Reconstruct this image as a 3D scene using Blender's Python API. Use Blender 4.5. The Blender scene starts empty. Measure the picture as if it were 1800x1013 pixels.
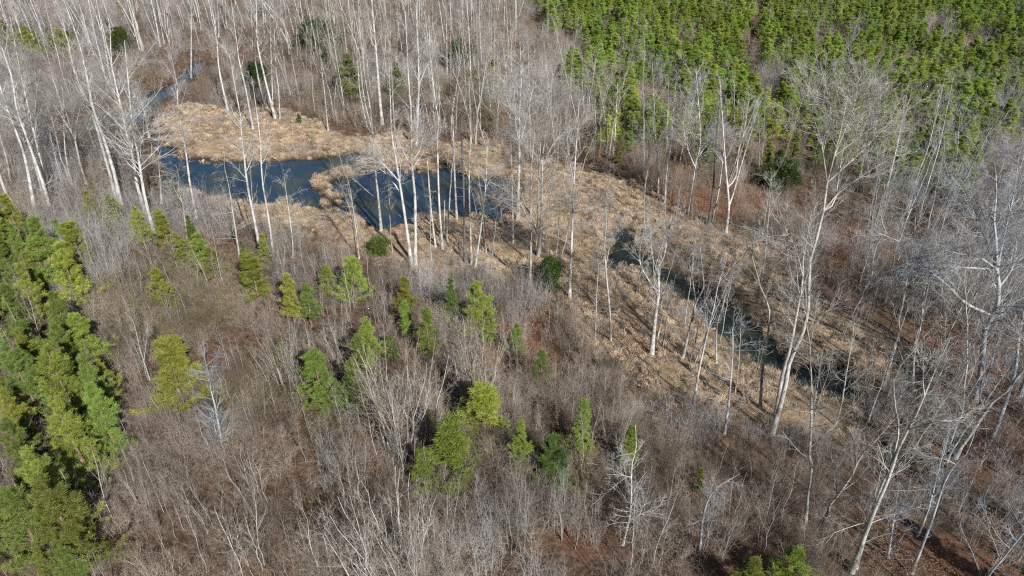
import bpy, math, random
import numpy as np
from mathutils import Vector

# ------------------------------------------------------------------ camera, sky, sun
S = bpy.context.scene
COL = S.collection
CAM_H = 38.0
PITCH = math.radians(32.3)
cam_d = bpy.data.cameras.new('camera')
cam = bpy.data.objects.new('camera', cam_d)
COL.objects.link(cam)
cam.location = (0, 0, CAM_H)
cam.rotation_euler = (math.pi / 2 - PITCH, 0, 0)
cam_d.lens = 24.0
cam_d.sensor_width = 36.0
cam_d.clip_end = 6000
S.camera = cam

SUN_AZ = math.radians(29.4)      # sun stands behind the camera, to its right
SUN_EL = math.radians(35)
w = bpy.data.worlds.new('World'); S.world = w; w.use_nodes = True
nt = w.node_tree
bg = nt.nodes['Background']
sky = nt.nodes.new('ShaderNodeTexSky'); sky.sky_type = 'NISHITA'; sky.sun_disc = False
sky.sun_elevation = SUN_EL
sky.sun_rotation = math.pi - SUN_AZ
sky.air_density = 1.0; sky.dust_density = 0.6; sky.ozone_density = 1.2
nt.links.new(sky.outputs[0], bg.inputs[0]); bg.inputs[1].default_value = 0.052
sl = bpy.data.lights.new('sun', 'SUN'); sl.energy = 5.0; sl.angle = math.radians(0.53); sl.color = (1.0, 0.965, 0.92)
so = bpy.data.objects.new('sun', sl); COL.objects.link(so)
dirv = Vector((-math.sin(SUN_AZ) * math.cos(SUN_EL), math.cos(SUN_AZ) * math.cos(SUN_EL), -math.sin(SUN_EL)))
so.rotation_euler = dirv.to_track_quat('-Z', 'Y').to_euler()
so.location = (30, -40, 90)
S.view_settings.view_transform = 'Standard'
S.view_settings.look = 'None'
S.view_settings.gamma = 1.0
S.view_settings.use_curve_mapping = False
S.view_settings.exposure = 0.44
S.cycles.use_denoising = False
S.cycles.filter_width = 1.2
S.cycles.max_bounces = 5
S.cycles.diffuse_bounces = 2
S.cycles.glossy_bounces = 2
S.cycles.transmission_bounces = 3
S.cycles.transparent_max_bounces = 4

R = np.random.default_rng(11)
random.seed(5)
ct, st = math.cos(PITCH), math.sin(PITCH)
F = 1200.0                                   # focal length in pixels of the 1800 px wide photograph

# ------------------------------------------------------------------ measuring helpers
def ground(px, py, z=0.0):
    """point of the ground seen at a photograph position"""
    a, b = (px - 900) / F, (506.5 - py) / F
    d = (a, ct + b * st, -st + b * ct)
    t = (z - CAM_H) / d[2]
    return d[0] * t, d[1] * t

def upright(px, py, Y):
    """height and side position of a point standing at distance Y"""
    a, b = (px - 900) / F, (506.5 - py) / F
    t = Y / (ct + b * st)
    return a * t, CAM_H + (-st + b * ct) * t

def proj(x, y, z=0.0):
    dz = z - CAM_H
    zc = y * ct - dz * st
    yc = y * st + dz * ct
    return 900 + F * x / zc, 506.5 - F * yc / zc

def inpoly(px, py, poly):
    px = np.asarray(px, float); py = np.asarray(py, float)
    ins = np.zeros(px.shape, bool)
    n = len(poly)
    for i in range(n):
        x1, y1 = poly[i]; x2, y2 = poly[(i + 1) % n]
        c = ((y1 > py) != (y2 > py))
        with np.errstate(divide='ignore', invalid='ignore'):
            xi = (x2 - x1) * (py - y1) / ((y2 - y1) if y2 != y1 else 1e-9) + x1
        ins ^= c & (px < xi)
    return ins

def sdist(x, y, poly):
    """signed distance to a polygon, negative inside"""
    d = np.full(x.shape, 1e9)
    n = len(poly)
    for i in range(n):
        ax, ay = poly[i]; bx, by = poly[(i + 1) % n]
        ex, ey = bx - ax, by - ay
        t = np.clip(((x - ax) * ex + (y - ay) * ey) / (ex * ex + ey * ey + 1e-9), 0, 1)
        d = np.minimum(d, np.hypot(x - ax - t * ex, y - ay - t * ey))
    return np.where(inpoly(x, y, poly), -d, d)

def vnoise(x, y, s, seed=0):
    x = np.asarray(x, float) / s + seed * 17.3; y = np.asarray(y, float) / s - seed * 9.1
    ix, iy = np.floor(x), np.floor(y); fx, fy = x - ix, y - iy
    fx = fx * fx * (3 - 2 * fx); fy = fy * fy * (3 - 2 * fy)
    def h(a, b):
        v = np.sin(a * 127.1 + b * 311.7 + seed * 74.7) * 43758.5453
        return v - np.floor(v)
    return (h(ix, iy) * (1 - fx) + h(ix + 1, iy) * fx) * (1 - fy) + (h(ix, iy + 1) * (1 - fx) + h(ix + 1, iy + 1) * fx) * fy

def fnoise(x, y, s, seed=0, o=3):
    v = 0; a = 0
    for k in range(o):
        v = v + vnoise(x, y, s / 2 ** k, seed + k) * 0.5 ** k; a += 0.5 ** k
    return v / a

def smooth(a, b, v):
    t = np.clip((v - a) / (b - a), 0, 1)
    return t * t * (3 - 2 * t)

# ------------------------------------------------------------------ places, measured in the photograph
POND_L = [(265,236),(275,228),(288,245),(300,272),(330,279),(372,285),(430,283),(470,284),(530,282),(565,280),(590,275),(628,268),(645,276),(632,290),(606,296),(585,303),(560,312),(547,324),(549,333),(563,341),(574,349),(568,360),(547,370),(525,368),(500,363),(473,361),(433,362),(391,354),(355,344),(308,330),(286,320),(280,290),(268,255)]
POND_R = [(587,322),(612,316),(640,306),(670,300),(720,300),(765,303),(783,308),(785,292),(797,290),(803,306),(830,313),(900,316),(915,330),(918,350),(908,372),(895,384),(893,402),(880,400),(870,386),(845,378),(812,380),(780,374),(740,384),(700,392),(672,405),(655,402),(634,384),(606,375),(588,356),(592,340),(580,330)]
STREAM = [(1070,410),(1085,404),(1103,405),(1112,418),(1122,435),(1135,455),(1160,470),(1185,478),(1205,492),(1225,505),(1250,522),(1275,535),(1300,555),(1325,575),(1345,595),(1360,615),(1390,635),(1420,650),(1450,640),(1480,650),(1508,668),(1505,688),(1470,696),(1440,692),(1405,678),(1370,657),(1330,640),(1300,614),(1270,592),(1240,567),(1215,542),(1190,517),(1165,499),(1140,492),(1110,472),(1095,458),(1080,453),(1078,472),(1070,460),(1080,445),(1090,438)]
BROOK = [(355,108),(362,118),(340,135),(318,165),(290,178),(262,195),(258,215),(275,232),(262,236),(245,215),(200,224),(150,234),(132,226),(150,212),(200,203),(240,188),(262,170),(300,150),(325,130),(340,112)]
SLOUGH = [(1560,468),(1605,476),(1655,500),(1660,532),(1630,542),(1600,520),(1560,500)]
SLOUGH2 = [(1590,620),(1625,612),(1640,660),(1600,690),(1570,660)]
WATERS = [[ground(*p, -0.3) for p in q] for q in (POND_L, POND_R, STREAM, BROOK, SLOUGH, SLOUGH2)]
GRASS = [(272,215),(300,190),(335,185),(385,190),(405,205),(480,190),(560,215),(640,240),(720,235),(790,262),(830,245),(880,250),(915,290),(970,285),(1050,295),(1110,320),(1200,370),(1290,405),(1380,435),(1400,490),(1500,560),(1570,640),(1520,720),(1500,765),(1440,790),(1380,760),(1300,745),(1220,735),(1160,780),(1105,760),(1110,690),(1050,640),(1010,580),(985,540),(930,510),(850,490),(760,490),(700,485),(640,465),(590,435),(540,420),(470,410),(430,395),(400,365),(280,330),(262,290)]
LEFT_PINES = [(-250,400),(0,430),(75,470),(125,560),(175,670),(205,760),(225,850),(270,930),(280,1100),(-250,1100)]
PLANT = [(915,-60),(935,20),(990,52),(1022,60),(1025,118),(960,140),(1000,170),(1040,200),(1060,262),(1100,262),(1140,240),(1200,238),(1250,268),(1330,262),(1420,285),(1500,305),(1600,325),(1700,312),(1800,260),(1950,225),(1950,-60)]
GAPS = [(985,95,38,30),(1318,110,22,40),(1328,40,10,60),(1440,85,28,20),(1462,82,20,22),(1490,75,18,15),(1720,92,38,26),(1640,70,20,14),(1225,65,16,10),(1205,92,14,18),(1145,190,14,18),(1350,175,20,35),(1600,235,26,16),(1185,160,10,14),(1660,40,16,10),(1520,230,16,20),(1075,60,12,14)]
LITTER = [(900,600,110,60),(650,770,60,70),(1250,345,130,50),(1680,640,120,90),(1760,800,80,70),(1510,425,90,50),(1120,610,70,40),(1235,980,90,50),(1650,980,130,50),(1030,950,60,40),(90,370,80,30),(930,720,60,60)]

def in_gap(px, py):
    g = np.zeros(np.shape(px), bool)
    for cx, cy, a, b in GAPS: g |= ((px - cx) / a) ** 2 + ((py - cy) / b) ** 2 < 1
    return g

def water_d(x, y):
    d = np.full(np.shape(x), 1e9)
    for q, wd in zip(WATERS, (.35, .4, .6, .2, .1, .1)): d = np.minimum(d, sdist(x, y, q) - wd)
    return d + (fnoise(x, y, 2.2, 5) - 0.5) * 1.8 + (vnoise(x, y, .8, 15) - .5) * .8 + 2.6 * np.maximum(0, fnoise(x, y, 1.5, 91) - .66) * 3

def height(x, y, d=None):
    x = np.asarray(x, float); y = np.asarray(y, float)
    if d is None: d = water_d(x, y)
    h = 0.05 + 0.35 * fnoise(x, y, 9, 1) ** 2 + 0.16 * (fnoise(x, y, 1.6, 2) - 0.3)
    h = h * smooth(0, 2.5, d) + 0.06 * smooth(-.2, .5, d)
    return h * smooth(-0.1, 0.5, d) - 0.95 * (1 - smooth(-1.6, 0.35, d))

# ------------------------------------------------------------------ materials
def mat(name):
    m = bpy.data.materials.new(name); m.use_nodes = True
    n = m.node_tree; b = n.nodes['Principled BSDF']
    return m, n, b
def N(n, t, **k):
    x = n.nodes.new(t)
    for a, v in k.items(): setattr(x, a, v)
    return x
def ramp(n, stops, fac):
    r = N(n, 'ShaderNodeValToRGB'); e = r.color_ramp.elements
    while len(e) < len(stops): e.new(0.5)
    for q, (p, c) in zip(e, stops): q.position = p; q.color = (*c, 1)
    n.links.new(fac, r.inputs[0]); return r.outputs[0]
def noise(n, scale, detail=4, co=None, rough=0.6):
    t = N(n, 'ShaderNodeTexNoise'); t.inputs['Scale'].default_value = scale; t.inputs['Detail'].default_value = detail
    t.inputs['Roughness'].default_value = rough
    if co is not None: n.links.new(co, t.inputs['Vector'])
    return t.outputs[0]
def mix(n, fac, a, b, mode='MIX'):
    m = N(n, 'ShaderNodeMix', data_type='RGBA', blend_type=mode)
    for s, v in ((m.inputs[0], fac), (m.inputs[6], a), (m.inputs[7], b)):
        if isinstance(v, (int, float)): s.default_value = v
        elif isinstance(v, tuple): s.default_value = (*v, 1)
        else: n.links.new(v, s)
    return m.outputs[2]

def bark(name, dark, light, scale=5.0, stretch=0.35, patch=0.5):
    m, n, b = mat(name)
    tc = N(n, 'ShaderNodeTexCoord'); mp = N(n, 'ShaderNodeMapping'); mp.inputs['Scale'].default_value = (1, 1, stretch)
    oi = N(n, 'ShaderNodeObjectInfo')
    n.links.new(tc.outputs['Object'], mp.inputs[0])
    c = ramp(n, [(patch - 0.14, dark), (patch + 0.06, light)], noise(n, scale, 6, mp.outputs[0], 0.7))
    c = mix(n, 1.0, c, ramp(n, [(0.36, (0.5, 0.49, 0.46)), (0.52, (1, 1, 1))], noise(n, 0.55, 5, tc.outputs['Object'], 0.7)), 'MULTIPLY')
    c2 = mix(n, 1.0, c, oi.outputs['Color'], 'MULTIPLY')
    n.links.new(c2, b.inputs['Base Color']); b.inputs['Roughness'].default_value = 0.85
    b.inputs['Specular IOR Level'].default_value = 0.25
    return m
M_TRUNK = bark('pale_bark', (0.20, 0.19, 0.175), (0.60, 0.59, 0.57), 3.2, 0.35, 0.47)
M_LIMB = bark('limb_bark', (0.28, 0.27, 0.255), (0.56, 0.55, 0.53), 2.0, 0.5, 0.46)
M_SAP = bark('sapling_bark', (0.30, 0.27, 0.235), (0.54, 0.49, 0.43), 3.0, 0.5, 0.45)
M_PTRUNK = bark('pine_bark', (0.13, 0.085, 0.06), (0.30, 0.21, 0.15), 6.0, 0.3, 0.5)
def twig_mat(name, a, b_):
    m, n, b = mat(name)
    oi = N(n, 'ShaderNodeObjectInfo')
    geo = N(n, 'ShaderNodeNewGeometry')
    c = ramp(n, [(0.35, a), (0.62, b_)], noise(n, 0.25, 3, geo.outputs['Position'], 0.6))
    r = N(n, 'ShaderNodeMapRange'); r.inputs[3].default_value = 0.75; r.inputs[4].default_value = 1.3
    n.links.new(oi.outputs['Random'], r.inputs[0])
    hs = N(n, 'ShaderNodeHueSaturation'); n.links.new(c, hs.inputs['Color']); n.links.new(r.outputs[0], hs.inputs['Value'])
    n.links.new(hs.outputs[0], b.inputs['Base Color']); b.inputs['Roughness'].default_value = 0.9
    b.inputs['Specular IOR Level'].default_value = 0.1
    return m
M_BRUSH = twig_mat('brush_brown', (0.165, 0.128, 0.10), (0.42, 0.355, 0.295))
M_BRUSHG = twig_mat('brush_grey', (0.27, 0.255, 0.24), (0.48, 0.465, 0.45))
M_BRUSHO = twig_mat('brush_olive', (0.15, 0.125, 0.07), (0.34, 0.29, 0.18))

def foliage(name, stops, trans=0.25):
    m, n, b = mat(name)
    oi = N(n, 'ShaderNodeObjectInfo'); at = N(n, 'ShaderNodeAttribute'); at.attribute_name = 'tone'
    c = ramp(n, stops, at.outputs['Fac'])
    geo = N(n, 'ShaderNodeNewGeometry')
    hs = N(n, 'ShaderNodeHueSaturation')
    r = N(n, 'ShaderNodeMapRange'); r.inputs[3].default_value = 0.478; r.inputs[4].default_value = 0.522
    r2 = N(n, 'ShaderNodeMapRange'); r2.inputs[3].default_value = 0.72; r2.inputs[4].default_value = 1.22
    mu = N(n, 'ShaderNodeMath', operation='MULTIPLY'); mu.inputs[1].default_value = 7.31
    fr = N(n, 'ShaderNodeMath', operation='FRACT')
    n.links.new(oi.outputs['Random'], r.inputs[0]); n.links.new(oi.outputs['Random'], mu.inputs[0]); n.links.new(mu.outputs[0], fr.inputs[0])
    n.links.new(fr.outputs[0], r2.inputs[0])
    n.links.new(c, hs.inputs['Color']); n.links.new(r.outputs[0], hs.inputs['Hue']); n.links.new(r2.outputs[0], hs.inputs['Value'])
    c2 = mix(n, 1.0, hs.outputs[0], oi.outputs['Color'], 'MULTIPLY')
    n.links.new(c2, b.inputs['Base Color']); b.inputs['Roughness'].default_value = 0.6; b.inputs['Specular IOR Level'].default_value = 0.3
    tr = N(n, 'ShaderNodeBsdfTranslucent'); n.links.new(c2, tr.inputs[0])
    ms = N(n, 'ShaderNodeMixShader'); ms.inputs[0].default_value = trans
    n.links.new(b.outputs[0], ms.inputs[1]); n.links.new(tr.outputs[0], ms.inputs[2])
    n.links.new(ms.outputs[0], n.nodes['Material Output'].inputs[0])
    return m
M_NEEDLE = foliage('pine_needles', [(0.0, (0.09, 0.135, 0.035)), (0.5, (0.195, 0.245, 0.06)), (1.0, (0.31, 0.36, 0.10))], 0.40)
M_CEDAR = foliage('evergreen_leaves', [(0.0, (0.03, 0.06, 0.014)), (0.6, (0.06, 0.105, 0.022)), (1.0, (0.11, 0.15, 0.03))], 0.15)
M_GRASS = foliage('dry_grass_blades', [(0.0, (0.30, 0.22, 0.15)), (0.5, (0.54, 0.41, 0.29)), (1.0, (0.72, 0.60, 0.44))], 0.08)
M_LEAF = foliage('dead_leaves', [(0.0, (0.20, 0.10, 0.05)), (0.5, (0.36, 0.20, 0.11)), (1.0, (0.48, 0.30, 0.18))], 0.25)

def ground_mat():
    m, n, b = mat('forest_floor')
    geo = N(n, 'ShaderNodeNewGeometry'); P = geo.outputs['Position']
    def attr(a):
        x = N(n, 'ShaderNodeAttribute'); x.attribute_name = a; return x.outputs['Fac']
    base = ramp(n, [(0.30, (0.045, 0.032, 0.024)), (0.46, (0.10, 0.072, 0.053)), (0.58, (0.17, 0.125, 0.095)), (0.75, (0.28, 0.22, 0.165))], noise(n, 1.6, 8, P, 0.75))
    tint = ramp(n, [(0.35, (0.90, 0.86, 0.84)), (0.6, (1.1, 1.02, 0.9))], noise(n, 0.09, 3, P))
    base = mix(n, 1.0, base, tint, 'MULTIPLY')
    gr = ramp(n, [(0.28, (0.13, 0.085, 0.05)), (0.42, (0.34, 0.235, 0.14)), (0.56, (0.44, 0.34, 0.23)), (0.75, (0.62, 0.50, 0.37))], noise(n, 1.3, 9, P, 0.78))
    li = ramp(n, [(0.3, (0.07, 0.036, 0.025)), (0.5, (0.17, 0.095, 0.062)), (0.7, (0.33, 0.205, 0.14))], noise(n, 2.5, 8, P, 0.8))
    def soft(a, s):
        ad = N(n, 'ShaderNodeMath', operation='ADD'); sb = N(n, 'ShaderNodeMapRange')
        n.links.new(attr(a), ad.inputs[0]); n.links.new(noise(n, s, 6, P, 0.7), ad.inputs[1])
        n.links.new(ad.outputs[0], sb.inputs[0]); sb.inputs[1].default_value = 0.82; sb.inputs[2].default_value = 1.15
        return sb.outputs[0]
    c = mix(n, soft('litter', 0.8), base, li)
    c = mix(n, soft('grassy', 0.5), c, gr)
    c = mix(n, attr('wet'), c, (0.035, 0.028, 0.018))
    n.links.new(c, b.inputs['Base Color']); b.inputs['Roughness'].default_value = 0.95; b.inputs['Specular IOR Level'].default_value = 0.1
    bp = N(n, 'ShaderNodeBump'); bp.inputs['Strength'].default_value = 0.9; bp.inputs['Distance'].default_value = 0.18
    n.links.new(noise(n, 3.2, 8, P, 0.75), bp.inputs['Height']); n.links.new(bp.outputs[0], b.inputs['Normal'])
    return m
def water_mat(name, a0, a1, a2):
    m, n, b = mat(name)
    geo = N(n, 'ShaderNodeNewGeometry'); P = geo.outputs['Position']
    c = ramp(n, [(0.36, a0), (0.52, a1), (0.68, a2)], noise(n, 0.14, 6, P, 0.62))
    n.links.new(c, b.inputs['Base Color']); b.inputs['Roughness'].default_value = 0.06; b.inputs['IOR'].default_value = 1.33
    bp = N(n, 'ShaderNodeBump'); bp.inputs['Strength'].default_value = 0.10; bp.inputs['Distance'].default_value = 0.03
    n.links.new(noise(n, 2.5, 4, P), bp.inputs['Height']); n.links.new(bp.outputs[0], b.inputs['Normal'])
    return m
M_GROUND = ground_mat()
M_WATER = water_mat('pond_water', (0.012, 0.034, 0.080), (0.026, 0.050, 0.070), (0.060, 0.072, 0.052))  # blue tones put the sky's reflection into the base colour
M_STREAM = water_mat('stream_water', (0.008, 0.013, 0.014), (0.022, 0.030, 0.024), (0.050, 0.058, 0.040))

# ------------------------------------------------------------------ mesh helpers
def make_mesh(name, v, f, m, smooth_=True, tone=None):
    """v (n,3), f list of index arrays (k,3 or 4)"""
    me = bpy.data.meshes.new(name)
    f = [np.asarray(q, np.int32) for q in (f if isinstance(f, list) else [f])]
    f = [q for q in f if len(q)]
    me.vertices.add(len(v)); me.vertices.foreach_set('co', np.asarray(v, np.float32).ravel())
    loops = np.concatenate([q.ravel() for q in f]); sizes = np.concatenate([np.full(len(q), q.shape[1], np.int32) for q in f])
    starts = np.concatenate([[0], np.cumsum(sizes)[:-1]]).astype(np.int32)
    me.loops.add(len(loops)); me.loops.foreach_set('vertex_index', loops.astype(np.int32))
    me.polygons.add(len(sizes)); me.polygons.foreach_set('loop_start', starts); me.polygons.foreach_set('loop_total', sizes)
    me.polygons.foreach_set('use_smooth', np.full(len(sizes), smooth_))
    me.materials.append(m)
    if tone is not None:
        a = me.attributes.new('tone', 'FLOAT', 'POINT'); a.data.foreach_set('value', np.asarray(tone, np.float32))
    me.update(calc_edges=True)
    return me

def unit(v):
    return v / np.maximum(np.linalg.norm(v, axis=-1, keepdims=True), 1e-9)

def tubes(P, Rr, sides=3):
    """P (B,K,3), Rr (B,K) -> verts, quads"""
    B, K, _ = P.shape
    T = np.empty_like(P); T[:, 1:-1] = P[:, 2:] - P[:, :-2]; T[:, 0] = P[:, 1] - P[:, 0]; T[:, -1] = P[:, -1] - P[:, -2]
    T = unit(T)
    ref = unit(R.normal(size=(B, 1, 3)) * (1, 1, 0.15) + 1e-4)
    U = unit(np.cross(T, np.broadcast_to(ref, T.shape))); V = np.cross(T, U)
    a = np.arange(sides) * 2 * np.pi / sides
    ring = P[:, :, None] + Rr[:, :, None, None] * (U[:, :, None] * np.cos(a)[:, None] + V[:, :, None] * np.sin(a)[:, None])
    v = ring.reshape(-1, 3)
    b = np.arange(B)[:, None, None] * K * sides; k = np.arange(K - 1)[None, :, None] * sides; s = np.arange(sides)[None, None]
    i0 = b + k + s; i1 = b + k + (s + 1) % sides
    q = np.stack([i0, i1, i1 + sides, i0 + sides], -1).reshape(-1, 4)
    return v, q

def join(parts):
    vs, qs, o = [], [], 0
    for v, q in parts:
        if len(v) == 0: continue
        vs.append(v); qs.append(q + o); o += len(v)
    return np.concatenate(vs), [np.concatenate(qs)]

def at(P, t):
    """sample polylines: P (B,K,..), idx paired t (B,)"""
    K = P.shape[1]; u = np.clip(t, 0, 0.9999) * (K - 1); i = u.astype(int); f = u - i
    b = np.arange(len(P))
    if P.ndim == 3: f = f[:, None]
    return P[b, i] * (1 - f) + P[b, i + 1] * f

def grow(P, Rr, n, t0, t1, ang, length, up=0.15, K=4, wob=0.12, rr=0.55, rmin=0.006, taper=0.3, fall=0.5, tpow=1.0, rmax=9.):
    """children of every polyline; returns P,R arrays"""
    B = len(P)
    if np.isscalar(n): idx = np.repeat(np.arange(B), n)
    else: idx = np.repeat(np.arange(B), n)
    if len(idx) == 0: return np.zeros((0, K, 3)), np.zeros((0, K))
    PP, RR = P[idx], Rr[idx]
    t = t0 + (t1 - t0) * R.random(len(idx)) ** tpow
    pos = at(PP, t); rad = at(RR, t)
    e = 0.04
    T = unit(at(PP, np.minimum(t + e, 1)) - at(PP, np.maximum(t - e, 0)) + 1e-6)
    side = unit(np.cross(T, R.normal(size=T.shape)))
    a = np.radians(R.uniform(ang[0], ang[1], len(idx)))[:, None]
    d = unit(T * np.cos(a) + side * np.sin(a))
    L = (length if np.isscalar(length) else length[idx]) * (1 - fall * t) * R.uniform(0.55, 1.25, len(idx))
    out = np.empty((len(idx), K, 3)); out[:, 0] = pos
    for k in range(1, K):
        out[:, k] = out[:, k - 1] + d * (L / (K - 1))[:, None]
        d = unit(d + np.array([0, 0, 1.0]) * up + R.normal(size=d.shape) * wob)
    r0 = np.clip(rad * rr, rmin, rmax) * R.uniform(0.7, 1.0, len(idx))
    ro = r0[:, None] * (1 - (1 - taper) * np.linspace(0, 1, K))[None]
    return out, np.maximum(ro, rmin * 0.45)

def spline(pts, n):
    p = np.asarray(pts, float)
    if len(p) == 2: return p[0] + (p[1] - p[0]) * np.linspace(0, 1, n)[:, None]
    q = np.vstack([2 * p[0] - p[1], p, 2 * p[-1] - p[-2]])
    d = np.r_[0, np.cumsum(np.linalg.norm(np.diff(p, axis=0), axis=1))]; s = np.linspace(0, d[-1] - 1e-6, n)
    i = np.searchsorted(d, s, 'right') - 1; u = ((s - d[i]) / (d[i + 1] - d[i]))[:, None]
    a, b, c, e = q[i], q[i + 1], q[i + 2], q[i + 3]
    return 0.5 * ((2 * b) + (c - a) * u + (2 * a - 5 * b + 4 * c - e) * u ** 2 + (3 * b - a - 3 * c + e) * u ** 3)

# ------------------------------------------------------------------ objects and tags
def thing(name, cat, loc, rz=0, sc=1.0, group=None):
    o = bpy.data.objects.new(name, None); COL.objects.link(o)
    o.location = loc; o.rotation_euler = (0, 0, rz)
    o.scale = (sc, sc, sc) if np.isscalar(sc) else sc
    o.empty_display_size = 0.3
    o['category'] = cat
    if group: o['group'] = group
    return o
def part(name, me, parent, color=None):
    o = bpy.data.objects.new(name, me); COL.objects.link(o); o.parent = parent
    if color: o.color = (*color, 1)
    return o
def structure(name, me, kind='structure', label=None, loc=(0, 0, 0)):
    o = bpy.data.objects.new(name, me); COL.objects.link(o); o['kind'] = kind; o.location = loc
    if label: o['label'] = label
    return o

REG = []      # every countable plant: dict(kind, root, x, y, desc) -> labels are written at the end
def register(root, kind, desc, x, y):
    REG.append(dict(root=root, kind=kind, desc=desc, x=x, y=y))

# ------------------------------------------------------------------ ground and water
def build_ground():
    def axis(lo, hi, step, far0, far1):
        mid = np.arange(lo, hi, step)
        g = step; out = []
        x = hi
        while x < far1: out.append(x); g *= 1.10; x += g
        out.append(far1)
        g = step; inn = []; x = lo - step
        while x > far0: inn.append(x); g *= 1.10; x -= g
        inn.append(far0)
        return np.concatenate([inn[::-1], mid, out])
    xs = axis(-85, 75, 0.34, -3200, 3200); ys = axis(24, 150, 0.34, -2500, 4500)
    X, Y = np.meshgrid(xs, ys)
    d = np.full(X.shape, 1e3)
    near = (np.abs(X) < 130) & (Y > 10) & (Y < 260)
    d[near] = water_d(X[near], Y[near])
    Z = height(X, Y, d)
    px, py = np.full(X.shape, -1e4), np.full(X.shape, -1e4)
    vis = Y > 5
    px[vis], py[vis] = proj(X[vis], Y[vis])
    gx = np.where(vis, X, 0)
    G = [ground(*p) for p in GRASS]
    gd = np.full(X.shape, 1e3); gd[near] = sdist(X[near], Y[near], G)
    grassy = 0.70 * (1 - smooth(-2.5, 2.5, gd + (fnoise(X, Y, 6, 8) - .5) * 8)) * (0.55 + 0.6 * fnoise(X, Y, 5, 12))
    lit = np.zeros(X.shape)
    for cx, cy, a, b in LITTER:
        lit = np.maximum(lit, 1 - smooth(0.5, 1.15, np.sqrt(((px - cx) / a) ** 2 + ((py - cy) / b) ** 2)))
    lit = np.clip(0.02 + .45 * smooth(.45, .7, fnoise(X, Y, 8, 101)) + 0.68 * lit, 0, .8)
    wet = 1 - smooth(-0.4, 1.3, d + (fnoise(X, Y, 1.7, 55) - .5) * 1.4)
    ny, nx = X.shape
    i = (np.arange(ny - 1)[:, None] * nx + np.arange(nx - 1)[None]).ravel()
    q = np.stack([i, i + 1, i + nx + 1, i + nx], 1)
    me = make_mesh('ground', np.stack([X, Y, Z], -1).reshape(-1, 3), q, M_GROUND)
    for nm, a in (('grassy', grassy), ('litter', lit), ('wet', wet)):
        t = me.attributes.new(nm, 'FLOAT', 'POINT'); t.data.foreach_set('value', a.astype(np.float32).ravel())
    structure('ground', me)
    xs_ = ground(1000, 400)[0]                       # the stream lies right of this line, the pond and brook left of it
    for nm, x0, x1, m in (('water', -110, xs_, M_WATER), ('stream', xs_, 85, M_STREAM)):
        v = np.array([(x0, 20, -0.3), (x1, 20, -0.3), (x1, 240, -0.3), (x0, 240, -0.3)], float)
        structure(nm, make_mesh(nm, v, np.array([[0, 1, 2, 3]]), m, False))
build_ground()
def gz(x, y):
    return float(height(np.array([x]), np.array([y]))[0])

# ------------------------------------------------------------------ bare trees
def crown_parts(P, Rr, style, H, dens=1.0):
    H = min(H, 24); fz = min(1.0, max(.55, H / 16))
    """limbs and twigs on a set of stems P (B,K,3)"""
    out = []
    n = lambda a: max(1, int(a * dens))
    if style == 'tall':
        L1 = grow(P, Rr, n(22), 0.42, 0.99, (22, 48), H * 0.21, 0.14, 5, 0.09, 0.48, 0.018, 0.25, 0.55)
        L0 = grow(P, Rr, n(7), 0.12, 0.5, (55, 85), H * 0.09, 0.10, 4, 0.2, 0.2, 0.014, 0.3, 0.2)
        k2, k3 = 7, 4
    elif style == 'slim':
        L1 = grow(P, Rr, n(16), 0.45, 0.99, (18, 42), H * 0.16, 0.16, 4, 0.09, 0.45, 0.014, 0.25, 0.5)
        L0 = grow(P, Rr, n(5), 0.15, 0.5, (55, 85), H * 0.08, 0.05, 4, 0.2, 0.2, 0.012, 0.3, 0.2)
        k2, k3 = 6, 3
    elif style == 'arching':
        L1 = grow(P, Rr, n(20), 0.15, 0.97, (50, 85), H * 0.24, -0.02, 5, 0.14, 0.4, 0.016, 0.25, 0.5)
        L0 = grow(P, Rr, 2, 0.1, 0.5, (55, 85), H * 0.08, 0.05, 4, 0.2, 0.2, 0.012)
        k2, k3 = 7, 4
    else:                                                    # broad
        L1 = grow(P, Rr, n(24), 0.30, 0.99, (30, 62), H * (0.30 if len(P) < 4 else .17), 0.10, 5, 0.12, 0.52, 0.02, 0.25, 0.5)
        L0 = grow(P, Rr, 4, 0.12, 0.4, (55, 85), H * 0.10, 0.05, 4, 0.2, 0.2, 0.014)
        k2, k3 = 8, 5
    ln = np.linalg.norm(L1[0][:, -1] - L1[0][:, 0], axis=1)
    L2 = grow(*L1, k2, 0.15, 0.98, (22, 55), ln * 0.5, 0.10, 4, 0.16, 0.6, 0.013 * fz, 0.3, 0.45)
    l2 = np.linalg.norm(L2[0][:, -1] - L2[0][:, 0], axis=1)
    L3 = grow(*L2, k3, 0.1, 0.98, (20, 60), l2 * 0.55 + 0.12, 0.08, 3, 0.18, 0.6, 0.0085 * fz, 0.4, 0.4)
    l0 = np.linalg.norm(L0[0][:, -1] - L0[0][:, 0], axis=1)
    L02 = grow(*L0, 5, 0.2, 0.98, (25, 60), l0 * 0.45, 0.03, 3, 0.15, 0.6, 0.008, 0.4)
    return [tubes(*L1, 4), tubes(*L0, 3), tubes(*L2, 3), tubes(*L3, 3), tubes(*L02, 3)]

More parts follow.
